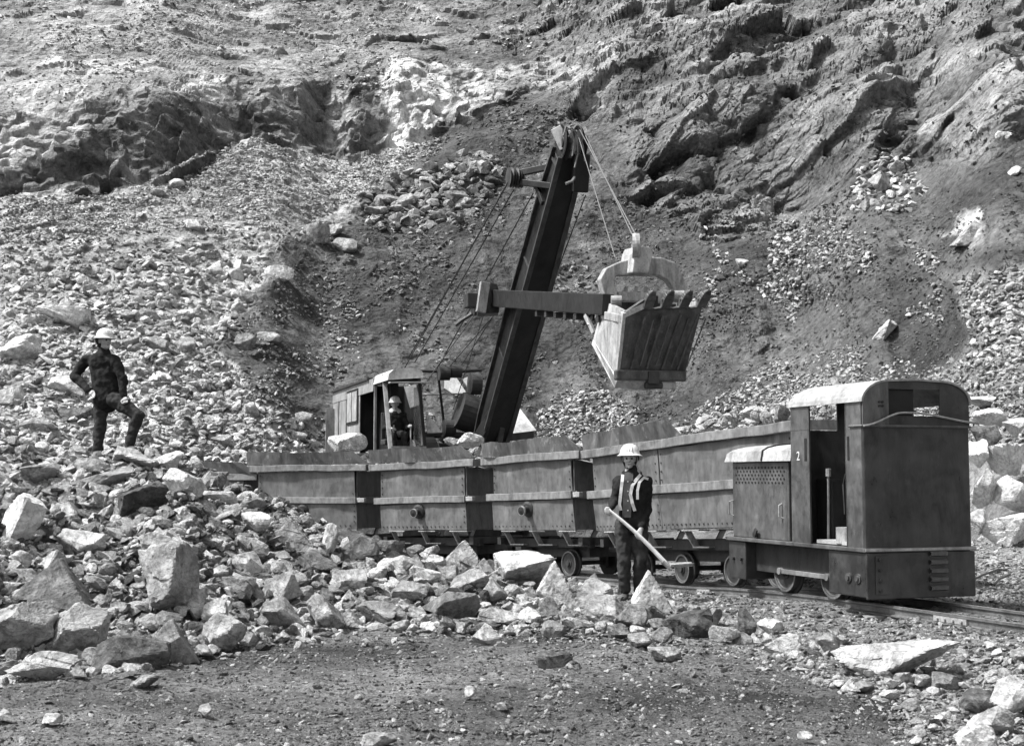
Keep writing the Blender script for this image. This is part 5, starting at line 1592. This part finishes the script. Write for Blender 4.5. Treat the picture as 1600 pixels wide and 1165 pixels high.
solid([BTR, FR2, FBR + Vector((0, -.03, 0)), BBR], [(0, 1, 2, 3)], 'bucket_right_side', M['bucket'], th=.07)
solid([BTL, BTR, BBR, BBL], [(0, 1, 2, 3)], 'bucket_back_plate', M['bucket_shaded'], th=.07)
# reinforcing strips on the left side
def along(a, c, t): return a.lerp(c, t)
b = EB(); b.beam(along(FTL, BTL, .03) + Vector((-.04, .0, -.02)), FBL + Vector((-.04, -.02, .06)), .06, .16, XF * 0 + Vector((0, 1, 0))); b.build('corner_strip', M['bucket'], ex, .012)
b = EB(); b.beam(along(BTL, BBL, .35) + Vector((-.05, 0, 0)), along(FTL, FBL, .12) + Vector((-.05, 0, 0)), .05, .13); b.build('side_strip', M['bucket'], ex, .012)
b = EB(); b.beam(FBL + Vector((-.10, .05, .02)), FBR + Vector((.02, .05, .02)), .14, .17); b.build('bucket_heel', M['bucket_shaded'], ex, .03)
# hinged bottom door
D1 = XL(928, 535, 7.6); D2 = XL(963, 603, 8.35); D3 = XL(1008, 607, 8.55); D4 = XL(1052, 600, 8.6)
solid([BBL, D1 + Vector((0, 0, -.02)), D2, D3, D4, FBR + Vector((-.1, -.1, -.05)), FBL + Vector((0, -.05, -.03))], [(0, 1, 2, 6), (2, 3, 6), (3, 4, 5, 6)], 'bottom_door', M['bucket'], th=.08)
b = EB(); b.box(XL(1020, 590, 8.85), (.18, .12, .20)); b.cyl(XL(1008, 602, 8.8), XL(1034, 602, 8.8), .06, n=10); b.build('door_latch', M['under'], ex, .01)
b = EB(); b.box(XL(1042, 602, 8.75), (.28, .12, .12)); b.build('latch_bar', M['bucket'], ex, .02)
# teeth: four in front, four at the back lip
T0 = FTM; T1 = FTR
fn = (FBR - FBL).cross(FTM - FBL).normalized()
if fn.y < 0: fn = -fn
for k in range(4):
    c = T0.lerp(T1, (k + .05) / 3.12)
    cb = FBL.lerp(FBR, (k + .55) / 4.2)
    up = (c - cb).normalized()
    b = EB(); b.beam(c - up * .12 + fn * .02, c + up * .04 + fn * .03, .15, .07, fn, .16, .11); b.beam(c + up * .04 + fn * .03, c + up * .12 + fn * .05, .17, .13, fn, .14, .09); b.beam(c + up * .12 + fn * .05, c + up * .19 + fn * .11, .14, .09, fn, .07, .035)
    b.build('tooth', M['bucket_shaded'], bk, .018)
    b = EB(); b.beam(cb + up * .14 + fn * .035, c - up * .24 + fn * .035, .035, .03, fn); b.build('wear_rib', M['bucket_shaded'], bk, .008)
    b = EB(); b.beam(cb + up * .2 + fn * .04 + Vector((.14, 0, 0)), c - up * .3 + fn * .04 + Vector((.15, 0, 0)), .016, .014, fn); b.build('scraped_streak', M['loco_side'], bk)
solid([FTL, FTM, FTM + (FTM - FBL).normalized() * -.12, FTL + (FTL - FBL).normalized() * -.1], [(0, 1, 2, 3)], 'lip_plate', M['bucket'], bk, th=.09)
for k in range(4):
    c = XL(976 + k * 15.5, 456, 7.9)
    b = EB(); b.beam(c - Vector((0, 0, .12)), c + Vector((0, 0, .0)), .09, .07, (0, 1, 0)); b.beam(c, c + Vector((.02, .03, .09)), .09, .07, (0, 1, 0), .05, .03); b.build('rear_tooth', M['bucket'], ex, .01)
b = EB(); b.beam(XL(965, 463, 7.95), XL(1042, 466, 7.95), .10, .16); b.build('rear_lip', M['bucket'], ex, .02)
# bail: arched casting with a clevis
bo = [XL(x, y, 8.0) for x, y in ((950, 478), (938, 436), (948, 418), (970, 408), (1000, 400), (1034, 402), (1056, 410), (1068, 432), (1080, 472))]
bi = [XL(x, y, 8.0) for x, y in ((969, 470), (961, 450), (959, 436), (966, 430), (1000, 429), (1030, 430), (1044, 437), (1052, 450), (1058, 470))]
b = EB(); n_ = len(bo); vs = bo + bi + [p + Vector((0, -.20, 0)) for p in bo] + [p + Vector((0, -.20, 0)) for p in bi]; fs = []
for k in range(n_ - 1):
    fs += [(k, k + 1, n_ + k + 1, n_ + k), (2 * n_ + k + 1, 2 * n_ + k, 3 * n_ + k, 3 * n_ + k + 1), (k + 1, k, 2 * n_ + k, 2 * n_ + k + 1), (n_ + k, n_ + k + 1, 3 * n_ + k + 1, 3 * n_ + k)]
fs += [(0, n_, 3 * n_, 2 * n_), (2 * n_ - 1, n_ - 1, 3 * n_ - 1, 4 * n_ - 1)]
b.add(vs, fs); bl = b.build('bail', M['bucket'], ex, .02)
cl = [XL(x, y, 8.15) for x, y in ((988, 426), (1014, 426), (1021, 396), (1016, 385), (996, 385), (992, 396))]
b = EB(); vs = cl + [p + Vector((-.1, -.35, 0)) for p in cl]; b.add(vs, [tuple(range(6)), tuple(range(11, 5, -1))] + [(k, (k + 1) % 6, 6 + (k + 1) % 6, 6 + k) for k in range(6)]); b.build('clevis', M['bucket'], bl, .02)
b = EB(); b.lathe([(0, -.05), (.05, -.05), (.17, -.03), (.2, -.06), (.21, 0), (.2, .06), (.17, .03), (.05, .05), (0, .05)], XL(993, 384, 8.1), (.9, .3, 0), 22); b.build('bucket_sheave', M['iron_light'], bl)
for px_, py_ in ((962, 470), (1060, 462)):
    c = XL(px_, py_, 8.2); b = EB(); b.cyl(c - Vector((.08, 0, 0)), c + Vector((.08, .05, 0)), .085, n=14); b.build('bail_pin', M['iron_light'], bl)
b = EB(); b.beam(XL(915, 492, 7.3), XL(928, 520, 7.5), .05, .07); b.beam(XL(925, 492, 7.3), XL(920, 508, 7.4), .05, .05); b.build('padlock_brace', M['iron_light'], ex)

# ================================================================ people
FOLD = bpy.data.textures.new('cloth_folds', 'CLOUDS'); FOLD.noise_scale = .11; FOLD.noise_depth = 2
def body_mesh(name, segs, mat, parent, voxel=.012, smooth=3):
    """segs: tapered capsules (p0, p1, r0, r1[, squash]) merged by a voxel remesh into one surface"""
    b = MB()
    for sg in segs:
        p0, p1, r0, r1 = Vector(sg[0]), Vector(sg[1]), sg[2], sg[3]
        sq = sg[4] if len(sg) > 4 else (1, 1)
        d = (p1 - p0); L = max(d.length, 1e-4); d.normalize()
        a = sg[5] if len(sg) > 5 else (Vector((1, 0, 0)) if abs(d.x) < .9 else Vector((0, 0, 1)))
        u = (Vector(a) - d * Vector(a).dot(d)).normalized(); w = d.cross(u)
        n = 14; prof = []
        for k in range(5): t = PI / 2 * k / 4; prof.append((r0 * math.sin(t), -r0 * math.cos(t)))
        for k in range(5): t = PI / 2 * k / 4; prof.append((r1 * math.cos(t), L + r1 * math.sin(t)))
        vs = []; fs = []
        for r, hh in prof:
            for k in range(n):
                t = 2 * PI * k / n; r_ = max(r, 1e-4)
                vs.append(p0 + d * hh + u * math.cos(t) * r_ * sq[0] + w * math.sin(t) * r_ * sq[1])
        for i in range(len(prof) - 1):
            for k in range(n): fs.append((i * n + k, i * n + (k + 1) % n, (i + 1) * n + (k + 1) % n, (i + 1) * n + k))
        fs += [tuple(range(n - 1, -1, -1)), tuple(range((len(prof) - 1) * n, len(prof) * n))]
        b.add(vs, fs)
    o = b.build(name, mat, parent)
    r = o.modifiers.new('remesh', 'REMESH'); r.mode = 'VOXEL'; r.voxel_size = voxel; r.use_smooth_shade = True
    s = o.modifiers.new('smooth', 'SMOOTH'); s.factor = .5; s.iterations = smooth
    if name not in ('body', 'hair', 'boot'):
        dm = o.modifiers.new('folds', 'DISPLACE'); dm.texture = FOLD; dm.strength = .055; dm.mid_level = .5; dm.texture_coords = 'LOCAL'
    return o
def hand(palm, wrist, dirv, curl, side, thumb):
    """five fingers curled round; dirv: finger direction, curl: direction they bend to, side: across the knuckles"""
    palm, wrist, dirv, curl, side = map(Vector, (palm, wrist, dirv, curl, side)); dirv.normalize(); curl.normalize(); side.normalize()
    sg = [(wrist, palm, .024, .030, (1.2, .7), side), (palm - side * .02, palm + side * .02, .022, .022)]
    for k, (o_, ln) in enumerate(((-.030, .85), (-.011, 1.0), (.010, .95), (.030, .75))):
        k0 = palm + side * o_ + dirv * .028; k1 = k0 + (dirv * .7 + curl * .5).normalized() * .036 * ln; k2 = k1 + (curl * .9 + dirv * -.1).normalized() * .028 * ln; k3 = k2 + (curl * .4 - dirv * .8).normalized() * .020 * ln
        sg += [(k0, k1, .0105, .010), (k1, k2, .010, .009), (k2, k3, .009, .008)]
    t0 = palm + side * thumb * .034 - dirv * .01; t1 = t0 + (side * thumb * .5 + curl * .6 + dirv * .35).normalized() * .034; t2 = t1 + (curl * .5 + dirv * .7 - side * thumb * .3).normalized() * .028
    sg += [(t0, t1, .013, .011), (t1, t2, .011, .009)]
    return sg
def head(c, face, up=(0, 0, 1)):
    """segments for a head whose centre is c, looking along face"""
    c = Vector(c); f = Vector(face).normalized(); up = Vector(up); r = f.cross(up).normalized(); up = r.cross(f)
    P = lambda a, e, g: c + r * a + f * e + up * g
    sg = [(P(0, -.015, .03), P(0, .005, .035), .088, .085, (.88, 1.05), r), (P(0, .02, -.02), P(0, .045, -.07), .068, .042, (.95, .9), r),
          (P(0, .088, .015), P(0, .105, -.018), .008, .0145), (P(-.012, .092, -.02), P(.012, .092, -.02), .009, .009),           # nose
          (P(-.04, .076, .030), P(.04, .076, .030), .012, .012),                                                             # brow
          (P(-.045, .05, -.02), P(-.03, .065, -.03), .022, .018), (P(.045, .05, -.02), P(.03, .065, -.03), .022, .018),           # cheeks
          (P(-.018, .083, -.052), P(.018, .083, -.052), .0075, .0075), (P(-.014, .080, -.063), P(.014, .080, -.063), .0085, .0085),       # lips
          (P(0, .072, -.09), P(0, .068, -.088), .020, .018),                                                                  # chin
          (P(-.082, -.005, .02), P(-.080, -.008, -.025), .014, .011), (P(.082, -.005, .02), P(.080, -.008, -.025), .014, .011)]      # ears
    return sg, P
def face_bits(P, parent):
    for s in (-1, 1):
        b = MB(); b.lathe([(0, .011), (.008, .009), (.012, 0), (.008, -.009), (0, -.011)], P(s * .030, .079, .008), P(0, 1, 0) - P(0, 0, 0), 12); b.build('eye', M['cloth_dark'], parent)
    b = MB(); b.beam(P(-.022, .088, -.058), P(.022, .088, -.058), .006, .005); b.build('mouth', M['cloth_dark'], parent)
def helmet(P, parent, mat, tilt=0):
    o = P(0, .0, 0); u = P(0, 0, 1) - o; f = P(0, 1, 0) - o
    ax = (u + f * tilt).normalized(); c = P(0, -.005, .055)
    b = MB(); b.lathe([(.0, .125), (.035, .122), (.07, .108), (.098, .078), (.112, .04), (.118, .008), (.138, -.008), (.150, -.014), (.150, -.020), (.136, -.015), (.112, -.004), (.105, .03), (.0, .10)], c, ax, 32)
    o_ = b.build('helmet', mat, parent, smooth=True)
    b = MB()
    for a in (-.03, 0, .03):
        b.tube([c + (f * math.sin(t) + u * math.cos(t)) * .121 + (P(1, 0, 0) - P(0, 0, 0)) * a for t in np.linspace(-1.2, 1.2, 11)], .005, 5)
    b.build('helmet_ridge', mat, o_)
    return o_

# worker with the shovel -----------------------------------------------------
WY = 15.8
wk = thing('person', 'man in white helmet and striped dark vest holding a long shovel beside the track', 'person', (0, 0, 0))
def W(px, py, dy=0.0): return pt(px, py, WY + dy)
g0 = float(ground_z(np.array([W(985, 935).x]), np.array([WY]))[0])
fl = Vector((W(976, 930).x, WY - .02, g0 + .06)); fr = Vector((W(1000, 930).x, WY + .05, g0 + .06))
hipL, hipR = W(974, 822), W(1000, 822); kneeL, kneeR = W(974, 872, -.05), W(1001, 872, -.04)
chest = W(989, 762); neck = W(988, 732); hd = W(984, 717, -.02)
shL, shR = W(968, 752, -.02), W(1010, 753, .02)
elL, elR = W(960, 782, -.04), W(1011, 792, .06); wrL, wrR = W(954, 793, -.20), W(1002, 825, -.12)
haL, haR = W(950, 796, -.25), W(999, 833, -.17)
hs, P = head(hd, (-.16, -1, -.02))
sh_a = W(947, 793, -.25); sh_b = W(1046, 886, -.30)
sd_ = (sh_b - sh_a).normalized()
segs = hs + [(neck + Vector((0, .02, -.03)), hd + Vector((0, .02, -.05)), .058, .055), (chest, neck, .11, .06, (1.4, .8), (1, 0, 0)), (W(987, 815), chest, .12, .13, (1.2, .75), (1, 0, 0)),
     (shL, elL, .045, .036), (elL, wrL, .036, .026), (shR, elR, .045, .036), (elR, wrR, .036, .026),
     (hipL, kneeL, .075, .05), (kneeL, fl, .045, .035), (hipR, kneeR, .075, .05), (kneeR, fr, .045, .035)]
segs += hand(haL + Vector((0, .0, 0)), wrL, (-.3, -1, -.1), (0, 0, -1), sd_, 1) + hand(haR, wrR, (-.5, -1, -.2), (0, .2, -1), sd_, -1)
body = body_mesh('body', segs, M['skin'], wk, .0075, 2)
face_bits(P, body)
helmet(P, wk, M['helmet'], -.05)
b = MB(); 
for s in (-1, 1): b.tube([P(s * .085, .0, .05), P(s * .078, .02, -.04), P(s * .05, .05, -.10)], .005, 5)
b.tube([P(.05, .05, -.10), P(0, .07, -.112), P(-.05, .05, -.10)], .005, 5); b.build('chin_strap', M['cloth_dark'], wk)
b = MB(); hr = body_mesh('hair', [(P(-.05, -.05, .02), P(.05, -.05, .02), .062, .062), (P(-.03, -.06, -.04), P(.03, -.06, -.04), .05, .05)], M['cloth_dark'], wk, .01, 2)
jacket = body_mesh('jacket', [(W(987, 818), W(988, 775), .150, .150, (1.05, .80), (1, 0, 0)), (W(988, 780), W(989, 755), .150, .145, (1.18, .80), (1, 0, 0)), (shL, shR, .070, .070), (W(980, 742, .02), W(997, 742, .02), .06, .06), (neck + Vector((0, 0, -.06)), neck + Vector((0, 0, -.01)), .085, .068),
    (shL, elL, .072, .058), (elL, wrL, .058, .045), (shR, elR, .076, .060), (elR, wrR + Vector((0, .02, .02)), .060, .048), (W(1005, 822, .02), W(1006, 775, .04), .09, .08, (.8, .9))], M['cloth_dark'], wk, .012, 3)
trous = body_mesh('trousers', [(W(980, 815), W(995, 815), .125, .125, (1, .8)), (hipL, kneeL, .105, .082), (kneeL, fl + Vector((0, 0, .08)), .082, .075), (hipR, kneeR, .105, .082), (kneeR, fr + Vector((0, 0, .08)), .082, .075)], M['cloth_trouser'], wk, .012, 3)
for f_ in (fl, fr): body_mesh('boot', [(f_ + Vector((0, .03, .06)), f_ + Vector((0, .03, -.01)), .055, .05), (f_ + Vector((0, .02, -.01)), f_ + Vector((-.03, -.16, -.02)), .05, .042, (1, .8))], M['boot'], wk, .01, 2)
# shirt strip and reflective stripes follow the front of the jacket
def ribbon(name, pts, w, mat, parent, lift=.012):
    b = MB(); vs = []; n_ = len(pts)
    for i, p in enumerate(pts):
        d = (pts[min(i + 1, n_ - 1)] - pts[max(i - 1, 0)]).normalized(); nn2 = Vector((0, -1, 0)); r = d.cross(nn2).normalized()
        q = p + Vector((0, -lift, 0))
        vs += [q - r * w / 2, q + r * w / 2, q - r * w / 2 + Vector((0, .012, 0)), q + r * w / 2 + Vector((0, .012, 0))]
    fs = []
    for i in range(n_ - 1):
        o_ = i * 4; fs += [(o_, o_ + 1, o_ + 5, o_ + 4), (o_ + 2, o_ + 6, o_ + 7, o_ + 3), (o_, o_ + 4, o_ + 6, o_ + 2), (o_ + 1, o_ + 3, o_ + 7, o_ + 5)]
    fs += [(0, 2, 3, 1), (4 * n_ - 4, 4 * n_ - 3, 4 * n_ - 1, 4 * n_ - 2)]
    b.add(vs, fs); return b.build(name, mat, parent)
sf = lambda px, py, off=0: W(px, py, off)
ribbon('shirt_front', [sf(983, 738, -.085), sf(982, 750, -.125), sf(981, 770, -.135), sf(980, 790, -.14), sf(979, 808, -.14)], .10, M['shirt'], wk, .0)
ribbon('vest_stripe', [sf(973, 741, -.075), sf(972, 752, -.115), sf(970, 770, -.125), sf(968, 788, -.12), sf(970, 797, -.12)], .034, M['stripe'], wk, .008)
ribbon('vest_stripe', [sf(1001, 741, -.06), sf(995, 748, -.105), sf(988, 758, -.13), sf(985, 772, -.14), sf(988, 786, -.14), sf(992, 798, -.13)], .036, M['stripe'], wk, .008)
ribbon('vest_stripe', [sf(1013, 748, -.045), sf(1006, 746, -.085), sf(999, 753, -.115), sf(996, 766, -.13), sf(996, 780, -.13)], .030, M['stripe'], wk, .008)
for k in range(4):
    b = MB(); c = sf(981, 752 + k * 15, -.15); b.cyl(c, c + Vector((0, -.008, 0)), .008, n=8); b.build('button', M['stripe'], wk)
# the shovel
shv = thing('shovel', 'long handled shovel held slanting down by the man in the striped vest', 'shovel', (0, 0, 0))
b = MB(); hp = [sh_a.lerp(sh_b, k / 12) for k in range(13)]
hp = [p + Vector((0, 0, .035 * math.sin(PI * k / 12))) for k, p in enumerate(hp)]
b.tube(hp, [.017 + .012 * k / 12 for k in range(13)], 10); b.build('handle', M['handle'], shv, smooth=True)
b = MB(); b0 = sh_b; bladeP = []
for i in range(7):
    for j in range(5):
        a = i / 6; c = (j / 4 - .5)
        wdt = .21 * (1 - .25 * a ** 3) * (.75 + .25 * min(1, a * 4))
        bladeP.append(b0 + Vector((.01 + a * .26, c * wdt * 1.2, .0 + .04 * (abs(c) * 2) ** 2 + .012 * a)))
fs = [(i * 5 + j, i * 5 + j + 1, (i + 1) * 5 + j + 1, (i + 1) * 5 + j) for i in range(6) for j in range(4)]
b.add(bladeP, fs); bo_ = b.build('blade', M['iron_light'], shv, smooth=True); m_ = bo_.modifiers.new('t', 'SOLIDIFY'); m_.thickness = .006
b = MB(); b.cyl(sh_b - sd_ * .10, sh_b + sd_ * .03, .032, .026, n=12); b.build('socket', M['iron_light'], shv)

# man on the heap ------------------------------------------------------------
MY = 18.3
mn = thing('person', 'man in dark clothes and pale helmet standing on the heap with one foot raised', 'person')
def Q(px, py, dy=0.0): return pt(px, py, MY + dy)
nk = Q(162, 545); hd2 = Q(164, 533, -.03); shA, shB = Q(135, 562, .08), Q(180, 563, -.06)
elA, wrA = Q(116, 587, .14), Q(138, 610, -.06); elB, wrB = Q(191, 590, -.10), Q(194, 618, -.16)
hpA, hpB = Q(158, 625, .05), Q(178, 625, -.06)
knA, anA = Q(156, 668, .02), Q(152, 706, .02); knB, anB = Q(216, 648, -.18), Q(202, 692, -.12)
hs, P2 = head(hd2, (.75, -.65, .02))
segs = hs + [(nk + Vector((0, .01, -.05)), hd2 + Vector((0, .01, -.04)), .058, .055), (Q(160, 575), nk, .10, .055, (1.2, .7)), (Q(166, 618), Q(160, 575), .11, .11, (1.1, .7)),
     (shA, elA, .045, .036), (elA, wrA, .036, .026), (shB, elB, .045, .036), (elB, wrB, .036, .026), (hpA, knA, .08, .05), (knA, anA, .045, .035), (hpB, knB, .08, .05), (knB, anB, .045, .035)]
segs += hand(Q(143, 614, -.10), wrA, (.7, -.3, -.4), (.4, -.5, -.5), (.2, .5, .8), 1) + hand(Q(196, 624, -.19), wrB, (.3, -.3, -1), (-.3, -.8, -.2), (.9, -.3, .2), -1)
body2 = body_mesh('body', segs, M['skin'], mn, .0085, 2)
face_bits(P2, body2)
helmet(P2, mn, M['helmet'], .05)
body_mesh('hair', [(P2(-.05, -.05, .02), P2(.05, -.05, .02), .062, .062), (P2(-.03, -.06, -.04), P2(.03, -.06, -.04), .05, .05)], M['cloth_dark'], mn, .012, 2)
body_mesh('jacket', [(Q(169, 624), Q(163, 585), .175, .165, (1.12, .85)), (Q(162, 585), Q(157, 565), .16, .15, (1.1, .8)), (shA, shB, .075, .075), (nk + Vector((0, 0, -.07)), nk + Vector((0, 0, -.02)), .09, .07),
    (shA, elA, .078, .064), (elA, wrA, .064, .05), (shB, elB, .078, .062), (elB, wrB, .062, .05)], M['cloth_dark'], mn, .013, 3)
body_mesh('trousers', [(Q(160, 622, .03), Q(177, 622, -.03), .125, .125), (hpA, knA, .115, .082), (knA, anA, .080, .066), (hpB, knB, .118, .085), (knB, knB.lerp(anB, .35), .075, .08)], M['cloth_trouser'], mn, .013, 3)
body_mesh('trouser_leg', [(knB.lerp(anB, .1), anB, .078, .068)], M['cloth_trouser'], mn, .013, 2)
for an, dx, dy in ((anA, .03, -.15), (anB, .10, -.10)):
    body_mesh('boot', [(an, an + Vector((0, 0, -.07)), .062, .055), (an + Vector((0, 0, -.07)), an + Vector((dx, dy, -.08)), .052, .042, (1, .8))], M['boot'], mn, .011, 2)

# operator in the cab --------------------------------------------------------
op = thing('person', 'operator sitting in the dark excavator cab behind the windscreen, only face and hands bright', 'person')
OC = XM @ XL(617, 640, -.25) + XO
def O(a, e, g): return OC + XR * a + XF * e + Vector((0, 0, g))
hs, P3 = head(O(0, 0, .12), (.1, -1, -.05))
segs = hs + [(O(0, -.02, -.02), O(0, -.01, .06), .06, .055), (O(0, -.05, -.45), O(0, -.03, -.1), .14, .15, (1.2, .8)), (O(-.2, -.02, -.12), O(-.24, .1, -.4), .045, .038), (O(-.24, .1, -.4), O(-.15, .38, -.42), .036, .028),
     (O(.2, -.02, -.12), O(.26, .1, -.4), .045, .038), (O(.26, .1, -.4), O(.25, .38, -.36), .036, .028), (O(-.1, 0, -.55), O(-.12, .42, -.55), .08, .06), (O(-.12, .42, -.55), O(-.12, .5, -.95), .055, .04), (O(.1, 0, -.55), O(.12, .42, -.55), .08, .06), (O(.12, .42, -.55), O(.12, .5, -.95), .055, .04)]
segs += hand(O(-.12, .44, -.42), O(-.15, .38, -.42), (.1, -1, 0), (0, 0, -1), (1, 0, 0), 1) + hand(O(.25, .44, -.35), O(.25, .38, -.36), (.1, -1, 0), (0, 0, -1), (1, 0, 0), -1)
bo3 = body_mesh('body', segs, M['skin'], op, .011, 2)
helmet(P3, op, M['helmet_grey'], 0)
body_mesh('overalls', [(O(0, -.05, -.5), O(0, -.03, -.14), .16, .17, (1.2, .8)), (O(-.2, -.02, -.12), O(-.24, .1, -.4), .07, .06), (O(-.24, .1, -.4), O(-.16, .33, -.42), .058, .045), (O(.2, -.02, -.12), O(.26, .1, -.4), .07, .06), (O(.26, .1, -.4), O(.25, .33, -.37), .058, .045), (O(-.1, 0, -.55), O(-.12, .42, -.55), .10, .08), (O(-.12, .42, -.55), O(-.12, .5, -.85), .075, .06), (O(.1, 0, -.55), O(.12, .42, -.55), .10, .08), (O(.12, .42, -.55), O(.12, .5, -.85), .075, .06)], M['cloth_dark'], op, .014, 2)
b = EB()
for dx in (-.12, .25):
    q = XM.inverted() @ (O(dx, .47, -.45) - XO); b.cyl(q - Vector((0, 0, .5)), q + Vector((0, 0, .1)), .015, n=8)
b.build('control_lever', M['iron_light'], ex)
q = XM.inverted() @ (O(0, -.1, -.7) - XO); b = EB(); b.box(q, (.5, .45, .12)); b.box(q + Vector((0, -.22, .35)), (.48, .08, .6)); b.build('operator_seat', M['under'], ex, .02)

print('vertices', sum(len(m.vertices) for m in bpy.data.meshes), 'objects', len(bpy.data.objects))
